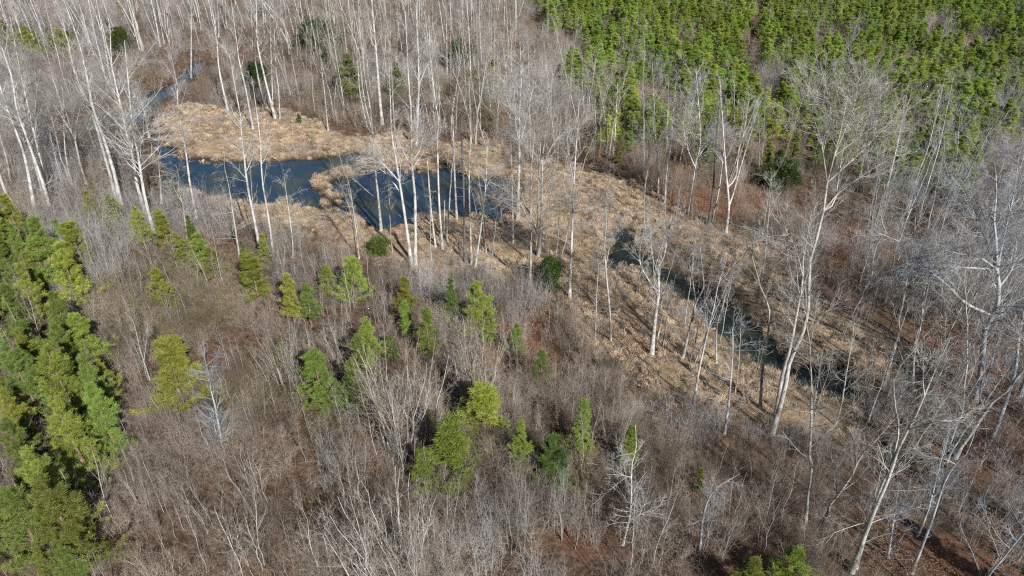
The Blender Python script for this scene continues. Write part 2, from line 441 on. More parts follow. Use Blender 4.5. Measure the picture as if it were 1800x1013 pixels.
def stems_from(px_lines, r0, Hmin, base_y, snag=False):
    """photograph polylines -> stems in 3D round the tree's own base"""
    bx, by = px_lines[0][0]
    X0, Y0 = ground(bx, by)
    stems, rads = [], []
    for li, line in enumerate(px_lines):
        pts = []
        for k, (x, y) in enumerate(line):
            X, Z = upright(x, y, Y0)
            pts.append([X - X0, 0, Z])
        pts = np.array(pts)
        if li == 0:
            pts[0, 2] = -0.25
        dep = np.cumsum(R.normal(0, 0.25, len(pts))); dep -= dep[0]; pts[:, 1] = dep if li == 0 else dep * 1.5
        if li > 0:                                           # side limb joins the main stem
            m = stems[0]; j = np.argmin(np.linalg.norm(m - pts[0], axis=1)); pts[0] = m[j]; pts[:, 1] += m[j, 1]; pts[0] = m[j]
            rb = rads[0][j] * 0.75
        top = pts[-1, 2]
        if not snag and top < Hmin and li == 0:
            d = unit(pts[-1] - pts[-2]); d[2] = max(d[2], .6); d = unit(d)
            pts = np.vstack([pts, pts[-1] + d * (Hmin - top) / d[2]])
        q = spline(pts, 16)
        t = np.linspace(0, 1, 16)
        if li == 0:
            r = r0 * .74 * (1 - (0.45 if snag else 0.86) * t ** 0.9); r[0] *= 1.5; r[1] *= 1.12
        else: r = rb * (1 - 0.82 * t)
        stems.append(q); rads.append(r)
    return X0, Y0, np.array(stems), np.array(rads)

WHITE, PALE, GREY, DARK, BLUE, WARM = (1.0, 1.0, 1.0), (0.83, 0.82, 0.79), (0.64, 0.63, 0.61), (0.25, 0.23, 0.22), (0.74, 0.79, 0.86), (0.80, 0.74, 0.65)
CN = {WHITE: 'white-barked', PALE: 'pale-barked', GREY: 'grey-barked', DARK: 'dark-barked', BLUE: 'silvery', WARM: 'buff-barked'}
def traced(lines, r0, style='tall', col=PALE, H=0, dens=1.0, extra=''):
    if not isinstance(lines[0], list): lines = [lines]
    snag = style == 'snag'
    X0, Y0, P, Rr = stems_from(lines, r0, H, 0, snag)
    top = P[0, -1, 2]
    base_z = gz(X0, Y0)
    name = 'snag' if snag else 'bare_tree'
    t = thing(name, 'dead tree' if snag else 'tree', (X0, Y0, base_z), group='broken snags' if snag else 'bare deciduous trees')
    v, q = join([tubes(P, Rr, 8)])
    part('trunk', make_mesh('bare_trunk', v, q, M_TRUNK), t, col)
    if snag:
        a, ra = grow(P, Rr, 5, 0.35, 0.98, (40, 85), 1.6, 0.05, 4, 0.15, 0.35, 0.02)
        for k in range(len(a)):
            v, q = join([tubes(a[k:k + 1], ra[k:k + 1], 4)]); part('branch_stub', make_mesh('branch_stub', v, q, M_LIMB), t, col)
    else:
        v, q = join(crown_parts(P, Rr, style, max(top, 6), dens))
        part('crown', make_mesh('bare_crown', v, q, M_LIMB), t, tuple(c * 0.95 for c in col))
    lean = (P[0, -1, 0] - P[0, 0, 0]) / max(top, 1)
    h = 'tall' if top > 19 else ('mid-height' if top > 11 else 'small')
    fk = 'forked' if len(lines) > 1 else ('leaning' if abs(lean) > 0.22 else 'straight')
    d = f"{h} {fk} {CN[col]} " + ('broken snag' if snag else 'bare tree')
    register(t, 'tree', d, X0, Y0)
    return t

T = traced
# --- left edge to the pond's west shore
T([(63,382),(45,295),(28,250),(10,200),(-8,140),(-25,70)], .30, 'tall', WHITE, 24)
T([(92,385),(78,333),(59,278),(45,228),(36,197),(26,142),(14,107)], .30, 'tall', WHITE, 24)
T([(89,371),(71,295),(54,231),(46,197),(32,140),(22,80)], .24, 'tall', WHITE, 23)
T([(80,363),(64,295),(43,214),(30,150)], .22, 'tall', PALE, 22)
T([(32,375),(11,340),(0,297),(-15,240)], .26, 'tall', WHITE, 22)
T([[(152,326),(142,283),(133,254),(128,237),(107,206),(90,185),(70,150)],[(131,245),(120,205),(110,160),(108,110)],[(132,250),(138,210),(150,170)]], .22, 'broad', GREY, 18)
T([(213,363),(201,314),(190,271),(178,230),(168,190),(154,126),(142,78),(129,31)], .36, 'tall', WHITE, 26)
T([(205,357),(197,318),(187,275),(172,228),(156,188),(137,133),(128,102),(118,65),(105,25)], .30, 'tall', PALE, 25)
T([(256,378),(242,325),(232,278),(223,243),(216,209),(203,150)], .30, 'broad', WHITE, 23)
T([[(271,413),(256,342),(244,278),(235,224),(232,213),(227,142)],[(246,273),(255,250),(257,225)]], .30, 'broad', WHITE, 22)
T([(284,361),(280,314),(276,280),(280,240)], .18, 'arching', PALE, 10)
T([(346,385),(334,328),(325,278),(318,231),(313,200),(310,147),(308,123)], .22, 'tall', WHITE, 19)
T([[(329,420),(320,366),(313,335),(315,314),(310,290)],[(318,360),(305,335),(300,315)]], .14, 'arching', PALE, 9)
T([[(72,280),(66,240),(64,190),(66,150),(50,125)],[(65,160),(78,120),(76,100)]], .26, 'broad', GREY, 15)
T([[(168,262),(160,230),(165,205),(178,180)],[(160,235),(150,210)],[(162,228),(190,205),(205,190)]], .22, 'arching', PALE, 8)
T([(262,242),(256,200),(246,160)], .22, 'broad', BLUE, 9)
T([[(232,262),(226,225),(215,190)],[(228,235),(240,205),(250,185)]], .2, 'broad', PALE, 9)
T([(110,330),(100,290),(92,250)], .2, 'broad', BLUE, 10)
T([[(48,300),(40,250),(30,215)],[(44,275),(60,240),(70,215)]], .2, 'broad', BLUE, 12)
T([(20,330),(10,280),(4,240),(0,200)], .2, 'tall', PALE, 20)
T([(115,315),(105,280),(98,240),(80,190)], .15, 'slim', GREY, 14)
T([(238,320),(232,280),(228,240),(225,200)], .16, 'slim', PALE, 14)
# --- round the pond
T([(421,453),(409,373),(402,330),(395,294),(394,275)], .16, 'arching', PALE, 12)
T([(459,451),(449,394),(442,354),(438,311),(432,264),(429,240),(426,213),(419,178),(408,120)], .24, 'tall', WHITE, 22)
T([(454,437),(446,382),(441,299),(440,270)], .13, 'slim', GREY, 12)
T([(481,460),(479,425),(471,358),(466,323),(461,283),(458,252),(450,200),(443,150)], .19, 'slim', WHITE, 20)
T([(513,456),(517,437),(511,394),(505,358),(502,328),(500,300)], .13, 'arching', WHITE, 10)
T([(632,460),(625,394),(618,347),(613,318),(608,290)], .12, 'arching', PALE, 11)
T([(627,453),(618,370),(613,335)], .09, 'slim', PALE, 9)
T([[(724,472),(715,406),(708,354),(703,311),(697,268),(691,235),(689,174)],[(708,350),(690,325),(670,310),(640,300)],[(703,318),(680,290),(655,275)]], .27, 'tall', WHITE, 22)
T([[(730,470),(730,387),(729,342),(724,287),(723,252),(722,215),(717,161),(712,67)],[(724,290),(737,270),(745,240)]], .27, 'tall', WHITE, 26)
T([[(731,262),(734,215),(736,150),(735,100),(733,40)],[(736,155),(750,120),(765,95)]], .30, 'tall', WHITE, 24)
T([(672,221),(665,151),(660,84),(655,33),(652,0)], .36, 'tall', WHITE, 27)
T([(670,406),(665,347),(660,299),(656,252),(650,190),(640,130),(633,60)], .22, 'tall', PALE, 24)
T([(766,437),(757,375),(750,292)], .17, 'snag', WHITE)
T([(778,441),(773,358),(770,283),(769,240),(771,302-90),(768,200),(761,150),(756,100),(753,33)], .19, 'slim', WHITE, 24)
T([(780,410),(782,354)], .12, 'snag', WHITE)
T([(803,387),(799,318),(797,240),(796,205)], .20, 'snag', PALE)
T([(818,465),(816,406),(815,335),(812,264),(811,205)], .19, 'snag', DARK)  # backlit darkness of this snag is put into its bark colour
T([(829,467),(825,358),(825,287),(827,240),(826,185),(824,140)], .18, 'slim', WARM, 18)
T([[(835,472),(847,391),(854,328),(856,271),(858,240)],[(852,340),(862,315),(872,300)]], .17, 'slim', WHITE, 14)
T([(902,430),(901,358),(898,264),(898,240),(897,150)], .14, 'slim', WHITE, 18)
T([[(910,387),(911,335),(913,264),(912,240),(914,178),(916,142),(915,110)],[(912,250),(906,213),(904,166),(898,120)],[(912,245),(921,225),(934,166),(945,130)],[(906,213),(893,180),(885,140)]], .30, 'broad', WHITE, 21)
T([[(930,510),(933,460),(933,382),(933,335),(934,299),(938,250)],[(933,400),(915,360),(890,345)],[(933,390),(950,375),(985,350)]], .22, 'broad', WARM, 17)
T([[(946,453),(952,373),(953,287),(957,252),(962,200),(968,150)],[(953,290),(975,255),(1000,230)],[(953,290),(945,240),(935,200)]], .26, 'broad', PALE, 20)
T([[(1001,528),(1004,460),(1008,373),(1011,311),(1015,252),(1018,190)],[(1010,325),(1000,280),(998,250)],[(1007,380),(1025,372),(1050,362)]], .22, 'slim', WHITE, 20)
T([[(1073,602),(1070,548),(1061,441),(1063,390),(1063,330)],[(1062,460),(1072,420),(1085,395)]], .16, 'slim', PALE, 12)
T([(1046,605),(1048,525),(1051,474)], .10, 'arching', PALE, 9)
T([(883,392),(880,360),(872,340)], .09, 'slim', GREY, 6)
T([(960,420),(962,380),(968,330),(975,280)], .12, 'slim', WARM, 13)
# --- along the right-hand stream
T([[(1145,627),(1154,558),(1159,527),(1161,501),(1162,485),(1171,471),(1180,430)],[(1159,527),(1142,504),(1129,480),(1127,466),(1128,437),(1137,407)],[(1162,487),(1152,473),(1146,433),(1145,410)],[(1171,471),(1185,430),(1200,400)]], .28, 'broad', WHITE, 13, .7)
T([(1154,603),(1166,549),(1172,530)], .13, 'slim', WHITE, 6)
T([[(1199,632),(1216,568),(1227,542),(1239,515),(1237,480)],[(1227,542),(1222,500),(1213,470)]], .19, 'broad', GREY, 12, .7)
T([(1219,712),(1227,651),(1242,575),(1249,527),(1251,492),(1261,460)], .15, 'slim', WHITE, 15)
T([(1259,641),(1261,580),(1270,532),(1278,506),(1292,482)], .13, 'slim', PALE, 10)
T([(1272,767),(1278,710),(1287,622),(1288,587),(1291,568)], .15, 'arching', BLUE, 12, .9)
T([(1336,722),(1341,658),(1351,598),(1354,551),(1341,523),(1334,492),(1329,466),(1341,400)], .17, 'slim', WARM, 17)
T([[(1355,768),(1374,690),(1388,640),(1400,600),(1412,551),(1418,467),(1427,425),(1441,392),(1453,344),(1463,290),(1478,235),(1488,180)],[(1463,290),(1470,230),(1460,170),(1452,130)],[(1460,310),(1440,250),(1425,190)],[(1470,262),(1500,200),(1515,150)],[(1441,392),(1465,363),(1479,328),(1497,275),(1508,225),(1530,147)],[(1479,328),(1515,290),(1560,250),(1590,235)],[(1440,400),(1475,345),(1530,300),(1575,270)],[(1497,275),(1530,230),(1560,180)]], .27, 'broad', PALE, 0, 0.7)
T([[(1362,740),(1374,660),(1384,622),(1398,551),(1410,500),(1412,470),(1420,430)],[(1412,480),(1395,440),(1375,400)]], .24, 'broad', PALE, 18, .5)
T([(1157,342),(1157,283),(1152,252),(1150,200)], .18, 'broad', PALE, 17)
T([(1168,362),(1171,302),(1178,250),(1182,200)], .16, 'slim', WHITE, 16)
T([[(1211,375),(1218,318),(1222,283),(1228,254),(1225,200),(1222,160)],[(1222,285),(1245,255),(1262,240)],[(1220,300),(1205,255),(1200,215)]], .24, 'broad', WHITE, 18)
T([(1245,399),(1252,335),(1256,264),(1262,200)], .22, 'slim', DARK, 18)
T([(1249,396),(1259,347),(1266,299),(1272,240)], .16, 'slim', PALE, 15)
T([[(1275,411),(1280,366),(1275,299),(1272,240),(1270,180)],[(1280,366),(1290,340),(1301,304),(1320,247),(1335,190)],[(1292,330),(1294,316),(1301,268),(1306,240),(1316,165)]], .24, 'slim', WHITE, 18)
T([(1335,437),(1342,382),(1351,335),(1357,311)], .10, 'slim', PALE, 9)
T([(1133,401),(1134,335),(1143,287)], .09, 'slim', PALE, 9)
T([(1078,272),(1082,230),(1087,152)], .15, 'snag', WHITE)
T([(1542,383),(1561,302),(1575,250),(1582,205)], .16, 'slim', WHITE, 17)
T([(1550,385),(1570,300),(1586,230)], .14, 'slim', PALE, 16)
T([(1594,378),(1613,316),(1630,262),(1640,205)], .18, 'slim', WHITE, 17)
T([(1613,392),(1630,326),(1649,259),(1660,200)], .16, 'slim', WHITE, 18)
T([(1600,365),(1612,320),(1628,270)], .12, 'slim', GREY, 14)
T([(1525,400),(1535,350),(1548,295)], .12, 'slim', GREY, 14)
# --- right edge and foreground
T([[(1713,707),(1720,655),(1732,587),(1744,549),(1749,515),(1746,463),(1744,432),(1739,392),(1746,340),(1742,290)],[(1741,556),(1696,539),(1668,511),(1637,489),(1601,451),(1563,437)],[(1747,490),(1732,432),(1720,397),(1701,352),(1672,319)],[(1746,470),(1765,410),(1779,340),(1785,280)],[(1746,475),(1708,449),(1672,435),(1632,423)],[(1749,515),(1775,470),(1800,420)],[(1668,511),(1630,475),(1590,470)]], .36, 'broad', BLUE, 0, 1.5)
T([(1740,777),(1754,733),(1779,674),(1788,641),(1791,598),(1800,551),(1810,500)], .24, 'tall', BLUE, 19)
T([[(1495,1009),(1529,901),(1552,841),(1579,780),(1603,727),(1619,690),(1637,646),(1660,590)],[(1614,700),(1612,665),(1614,632)],[(1590,755),(1620,712),(1665,712)]], .22, 'slim', PALE, 15, .8)
T([(1502,1002),(1539,861),(1559,807),(1572,753),(1564,706),(1561,660)], .19, 'arching', PALE, 15, .6)
T([[(1601,1012),(1636,921),(1660,854),(1677,807),(1680,780),(1703,740)],[(1675,817),(1650,806),(1619,806)]], .15, 'slim', BLUE, 11, .7)
T([[(1093,965),(1107,908),(1110,834),(1117,800),(1118,770)],[(1102,925),(1118,910),(1133,874)],[(1110,850),(1090,835),(1065,830)]], .13, 'arching', WHITE, 10, .8)
T([(1502,560),(1514,520),(1530,492),(1533,463),(1542,430),(1554,413),(1545,385),(1548,350)], .17, 'broad', GREY, 14, .8)
T([(1606,686),(1611,622),(1623,575),(1632,532),(1635,504)], .15, 'slim', PALE, 13)
T([(1637,622),(1646,582),(1653,551)], .12, 'slim', PALE, 10)
T([(1661,636),(1668,594),(1677,563),(1687,537)], .14, 'broad', PALE, 12, .8)
T([(1555,600),(1565,560),(1575,520),(1570,500)], .10, 'slim', DARK, 8)
T([(1230,975),(1236,915),(1255,870),(1300,840)], .14, 'arching', BLUE, 7, 1.6)
T([(1560,985),(1562,930),(1568,880)], .13, 'arching', BLUE, 7, 1.5)
T([(1790,700),(1800,650),(1812,600)], .25, 'tall', BLUE, 20)
T([[(395,805),(380,720),(373,690),(370,660),(368,625)],[(398,815),(385,785),(372,750)]], .14, 'broad', BLUE, 9, 1.1)
T([[(265,672),(250,620),(240,580),(232,545)],[(252,640),(258,600),(262,570)]], .09, 'slim', PALE, 8)
# --- upper left and top centre
for ln, r, stl, c in [
    ([(190,156),(178,95),(166,59),(154,0)], .24, 'tall', WHITE), ([(197,154),(187,102),(178,47),(170,0)], .26, 'tall', WHITE),
    ([(199,156),(194,95),(190,47),(178,0)], .22, 'tall', WHITE), ([(251,92),(237,36),(227,0)], .24, 'tall', WHITE),
    ([(246,90),(233,36),(226,0)], .20, 'tall', WHITE), ([(282,85),(273,36),(264,0)], .24, 'tall', WHITE),
    ([(289,78),(280,36),(274,0)], .20, 'tall', PALE), ([(335,137),(335,71),(335,40)], .20, 'tall', WHITE),
    ([(401,197),(393,154),(386,118),(383,62),(378,28)], .26, 'tall', WHITE), ([(445,230),(433,166),(419,114),(412,66)], .22, 'tall', WHITE),
    ([(464,194),(452,123),(445,90),(442,47)], .24, 'tall', PALE), ([(485,213),(473,166),(461,107),(454,71),(452,24)], .30, 'tall', WHITE),
    ([(480,208),(479,154),(477,83)], .18, 'slim', WHITE), ([(492,211),(490,161),(485,130),(483,100)], .18, 'broad', PALE),
    ([(511,88),(497,59),(478,31),(465,10)], .28, 'broad', PALE), ([(515,88),(499,43),(478,19)], .26, 'broad', PALE),
    ([(523,83),(513,43),(506,12)], .20, 'tall', WHITE), ([(534,90),(528,43),(521,12)], .34, 'broad', PALE),
    ([(580,88),(575,43),(573,0)], .24, 'tall', PALE), ([(595,88),(592,36)], .18, 'tall', PALE), ([(611,104),(604,47),(598,7)], .20, 'tall', PALE),
    ([(624,95),(618,24)], .18, 'slim', PALE), ([(637,102),(632,47),(630,0)], .20, 'tall', PALE), ([(577,232),(570,166),(564,107)], .16, 'slim', PALE),
    ([(607,201),(599,147),(594,118)], .17, 'slim', PALE), ([(646,225),(634,166),(631,133)], .18, 'slim', PALE), ([(656,237),(641,178),(635,130)], .18, 'slim', WARM),
    ([(694,232),(691,178),(688,120)], .17, 'slim', WARM), ([(764,232),(760,154),(752,71),(743,0)], .22, 'tall', PALE), ([(773,232),(771,142),(757,71)], .18, 'slim', WARM),
    ([(786,140),(785,71),(783,0)], .20, 'tall', PALE), ([(782,78),(771,0)], .2, 'tall', PALE), ([(828,152),(825,71),(822,24)], .22, 'tall', WHITE),
    ([(849,140),(844,71),(843,40)], .24, 'broad', PALE), ([(845,225),(842,142)], .14, 'slim', PALE), ([(814,62),(812,0)], .2, 'tall', WHITE),
    ([(829,47),(828,0)], .18, 'tall', PALE), ([(888,102),(887,40)], .17, 'slim', PALE), ([(897,104),(901,64),(909,40)], .2, 'broad', WARM),
    ([(963,80),(963,35)], .13, 'slim', PALE), ([(795,250),(793,205)], .14, 'snag', WARM), ([(855,262),(840,215),(836,190)], .14, 'slim', WARM),
    ([(1020,262),(1015,220),(1008,190)], .14, 'broad', WARM), ([(975,270),(972,230),(968,190)], .16, 'broad', WARM), ([(1350,70),(1353,45)], .12, 'arching', PALE)]:
    T(ln, r, stl, c, {'tall': 23, 'broad': 19, 'slim': 17, 'arching': 8, 'snag': 0}[stl] + R.uniform(-2, 2), 0.8)

# prototypes for the trees that fill the woods
def proto_tree(H, style, r0, lean=0.6, stems=1, dens=0.8):
    Ps, Rs = [], []
    for s in range(stems):
        k = np.linspace(0, 1, 16)
        a = R.uniform(0, 6.28); dv = np.array([math.cos(a), math.sin(a)])
        off = dv * (0.0 if stems == 1 else R.uniform(.2, .6))
        p = np.zeros((16, 3)); p[:, 2] = k * H * (1 if s == 0 else R.uniform(.7, 1)) - 0.2 * (k == 0)
        p[:, :2] = off + dv * (k[:, None] ** 1.3) * lean * (1 if stems == 1 else 2.2) + np.cumsum(R.normal(0, H * 0.004, (16, 2)), 0) * (k[:, None] > 0)
        r = r0 * .72 * (1 - 0.87 * k ** 0.9); r[0] *= 1.4
        Ps.append(p); Rs.append(r * R.uniform(.7, 1) if s else r)
    P, Rr = np.array(Ps), np.array(Rs)
    v, q = join([tubes(P, Rr, 6)]); tm = make_mesh('bare_trunk', v, q, M_TRUNK)
    v, q = join(crown_parts(P, Rr, style, H, dens)); cm = make_mesh('bare_crown', v, q, M_LIMB)
    return tm, cm, H
PT = [proto_tree(23, 'tall', .22, 1.5), proto_tree(21, 'tall', .19, 2.0), proto_tree(25, 'tall', .24, 1.0), proto_tree(19, 'broad', .22, 1.5),
      proto_tree(18, 'slim', .14, 1.2), proto_tree(20, 'slim', .15, 2.2), proto_tree(17, 'broad', .2, 1.6, 2), proto_tree(14, 'slim', .11, 1.3, 2),
      proto_tree(22, 'tall', .2, 2.5, 2), proto_tree(12, 'arching', .12, 1.4),
      proto_tree(12, 'broad', .13, 1.4), proto_tree(10, 'slim', .09, 1.0)]

def scatter(poly, n, mind, keep=None, bbox=(-230, 240, 20, 300)):
    """evenly spaced random ground positions whose photograph position lies in poly; n is a density per m2"""
    x0, x1, y0, y1 = bbox
    cell = 1 / math.sqrt(n)
    gx = np.arange(x0, x1, cell); gy = np.arange(y0, y1, cell)
    X, Y = np.meshgrid(gx, gy); X = X + R.uniform(-.5, .5, X.shape) * cell * .95; Y = Y + R.uniform(-.5, .5, Y.shape) * cell * .95
    X, Y = X.ravel(), Y.ravel(); px, py = proj(X, Y)
    m = inpoly(px, py, poly)
    if keep is not None: m &= keep(X, Y, px, py)
    X, Y = X[m], Y[m]
    d = water_d(X, Y); m = d > mind
    return X[m], Y[m]

ZONES = [([(-260,-45),(430,-45),(400,70),(300,118),(230,130),(-200,130)], 0.024, (0, 1, 3, 3, 5, 8, 10, 10, 7), [PALE, PALE, GREY, BLUE]),
         ([(-250,130),(235,140),(225,200),(190,330),(100,350),(-250,330)], 0.016, (0, 1, 3, 4, 6, 8, 9, 10, 9), [BLUE, PALE, GREY]),
         ([(430,-45),(925,-45),(905,110),(820,180),(640,190),(560,110),(430,80)], 0.020, (0, 1, 2, 3, 4, 5, 8, 10, 7), [PALE, PALE, GREY, WARM]),
         ([(500,110),(860,150),(1040,190),(1140,300),(930,290),(700,240),(500,200)], 0.030, (4, 5, 6, 7, 7, 10, 11), [WARM, PALE, WARM]),
         ([(1070,240),(1420,270),(1620,290),(1950,300),(1950,600),(1560,500),(1400,360),(1240,340),(1100,300)], 0.012, (7, 9, 7, 10, 11), [GREY, BLUE, PALE]),
         ([(1040,420),(1380,480),(1500,560),(1620,700),(1560,780),(1350,740),(1120,640),(1040,520)], 0.05, (11, 11, 7, 10, 9), [GREY, PALE, BLUE]),
         ([(1440,400),(1960,360),(2000,1000),(1600,800),(1540,600)], 0.05, (10, 9, 7, 6, 9), [BLUE, GREY, BLUE]),
         ([(560,385),(1000,385),(1010,520),(900,500),(700,478)], 0.026, (4, 7, 11, 5), [PALE, GREY, WARM]),
         ([(1560,560),(1950,560),(1990,1150),(1380,1150),(1440,860),(1540,760)], 0.035, (10, 9, 7, 9, 6), [BLUE, GREY, PALE])]
cand = []
for poly, dn, ids, cols in ZONES:
    X, Y = scatter(poly, dn, 0.6)
    for x, y in zip(X, Y):
        if vnoise(x, y, 13, 71) < .36: continue
        cand.append((math.hypot(x, y), x, y, random.choice(ids), random.choice(cols)))
cand.sort(key=lambda c: c[0])
trees_have = sum(1 for r in REG)
SEEN_EDGE = lambda x, y: (lambda p: -60 < p[0] < 1860 and p[1] < 1080)(proj(x, y, 6.0))
near, far = [], []
for c in cand:
    if len(near) < 296 - trees_have and SEEN_EDGE(c[1], c[2]): near.append(c)
    else: far.append(c)
for dist, x, y, i, c in near:
    tm, cm, H = PT[i]; s = random.uniform(.8, 1.12)
    t = thing('bare_tree', 'tree', (x, y, gz(x, y)), random.uniform(0, 6.28), s, 'bare deciduous trees')
    part('trunk', tm, t, c); part('crown', cm, t, tuple(k * .95 for k in c))
    h = 'tall' if H * s > 19 else ('mid-height' if H * s > 13 else 'small')
    register(t, 'tree', f"{h} {CN[c]} bare tree", x, y)

# ------------------------------------------------------------------ instancing for what nobody could count
def stuff(name, label, protos, X, Y, idx, rotz, scale, tilt=None, zoff=0.0, colors=None):
    """protos: list of meshes; one object, geometry nodes put the meshes on its points"""
    coll = bpy.data.collections.new(name + '_kinds')
    for k, me in enumerate(protos):
        o = bpy.data.objects.new(f'{name}_{chr(97 + k)}', me)
        coll.objects.link(o)
    Z = height(X, Y) + zoff
    me = bpy.data.meshes.new(name); me.vertices.add(len(X))
    me.vertices.foreach_set('co', np.stack([X, Y, Z], 1).astype(np.float32).ravel())
    rot = np.zeros((len(X), 3), np.float32); rot[:, 2] = rotz
    if tilt is not None: rot[:, 0] = R.normal(0, tilt, len(X)); rot[:, 1] = R.normal(0, tilt, len(X))
    a = me.attributes.new('rot', 'FLOAT_VECTOR', 'POINT'); a.data.foreach_set('vector', rot.ravel())
    a = me.attributes.new('scl', 'FLOAT', 'POINT'); a.data.foreach_set('value', np.asarray(scale, np.float32))
    a = me.attributes.new('idx', 'INT', 'POINT'); a.data.foreach_set('value', np.asarray(idx, np.int32))
    ob = structure(name, me, 'stuff', label)
    if colors: ob.color = (*colors[0], 1)
    g = bpy.data.node_groups.new(name, 'GeometryNodeTree')
    g.interface.new_socket('Geometry', in_out='INPUT', socket_type='NodeSocketGeometry')
    g.interface.new_socket('Geometry', in_out='OUTPUT', socket_type='NodeSocketGeometry')
    gi, go = g.nodes.new('NodeGroupInput'), g.nodes.new('NodeGroupOutput')
    ci = g.nodes.new('GeometryNodeCollectionInfo'); ci.inputs['Collection'].default_value = coll
    ci.inputs['Separate Children'].default_value = True; ci.inputs['Reset Children'].default_value = True
    ip = g.nodes.new('GeometryNodeInstanceOnPoints'); ip.inputs['Pick Instance'].default_value = True
    def na(nm, ty):
        n = g.nodes.new('GeometryNodeInputNamedAttribute'); n.data_type = ty; n.inputs[0].default_value = nm
        return [o for o in n.outputs if o.enabled and o.name == 'Attribute'][0]
    g.links.new(gi.outputs[0], ip.inputs['Points']); g.links.new(ci.outputs[0], ip.inputs['Instance'])
    g.links.new(na('idx', 'INT'), ip.inputs['Instance Index']); g.links.new(na('rot', 'FLOAT_VECTOR'), ip.inputs['Rotation'])
    g.links.new(na('scl', 'FLOAT'), ip.inputs['Scale'])
    g.links.new(ip.outputs[0], go.inputs[0])
    md = ob.modifiers.new('scatter', 'NODES'); md.node_group = g
    return ob

# distant bare wood: trunk and crown of each kind in one mesh
def merged(tm, cm, mats):
    vs, qs, mi, o = [], [], [], 0
    for k, m in enumerate((tm, cm)):
        v = np.empty(len(m.vertices) * 3, np.float32); m.vertices.foreach_get('co', v); vs.append(v.reshape(-1, 3))
        ls = np.empty(len(m.loops), np.int32); m.loops.foreach_get('vertex_index', ls)
        lt = np.empty(len(m.polygons), np.int32); m.polygons.foreach_get('loop_total', lt)
        n = lt[0]; q = ls.reshape(-1, n); qs.append(q + o); mi.append(np.full(len(q), k)); o += len(v) // 3
    me = make_mesh('tree_kind', np.concatenate(vs), qs, mats[0])
    me.materials.append(mats[1]); me.polygons.foreach_set('material_index', np.concatenate(mi).astype(np.int32))
    return me
if far:
    fx = np.array([c[1] for c in far]); fy = np.array([c[2] for c in far])
    fi = np.array([c[3] for c in far])
    stuff('distant_wood', 'dense far-off wood of bare grey trees along the top of the picture', [merged(a, b, (M_TRUNK, M_LIMB)) for a, b, h in PT], fx, fy, fi,
          R.uniform(0, 6.28, len(fx)), R.uniform(.8, 1.12, len(fx)), colors=[(0.9, .9, .88)] * len(PT))

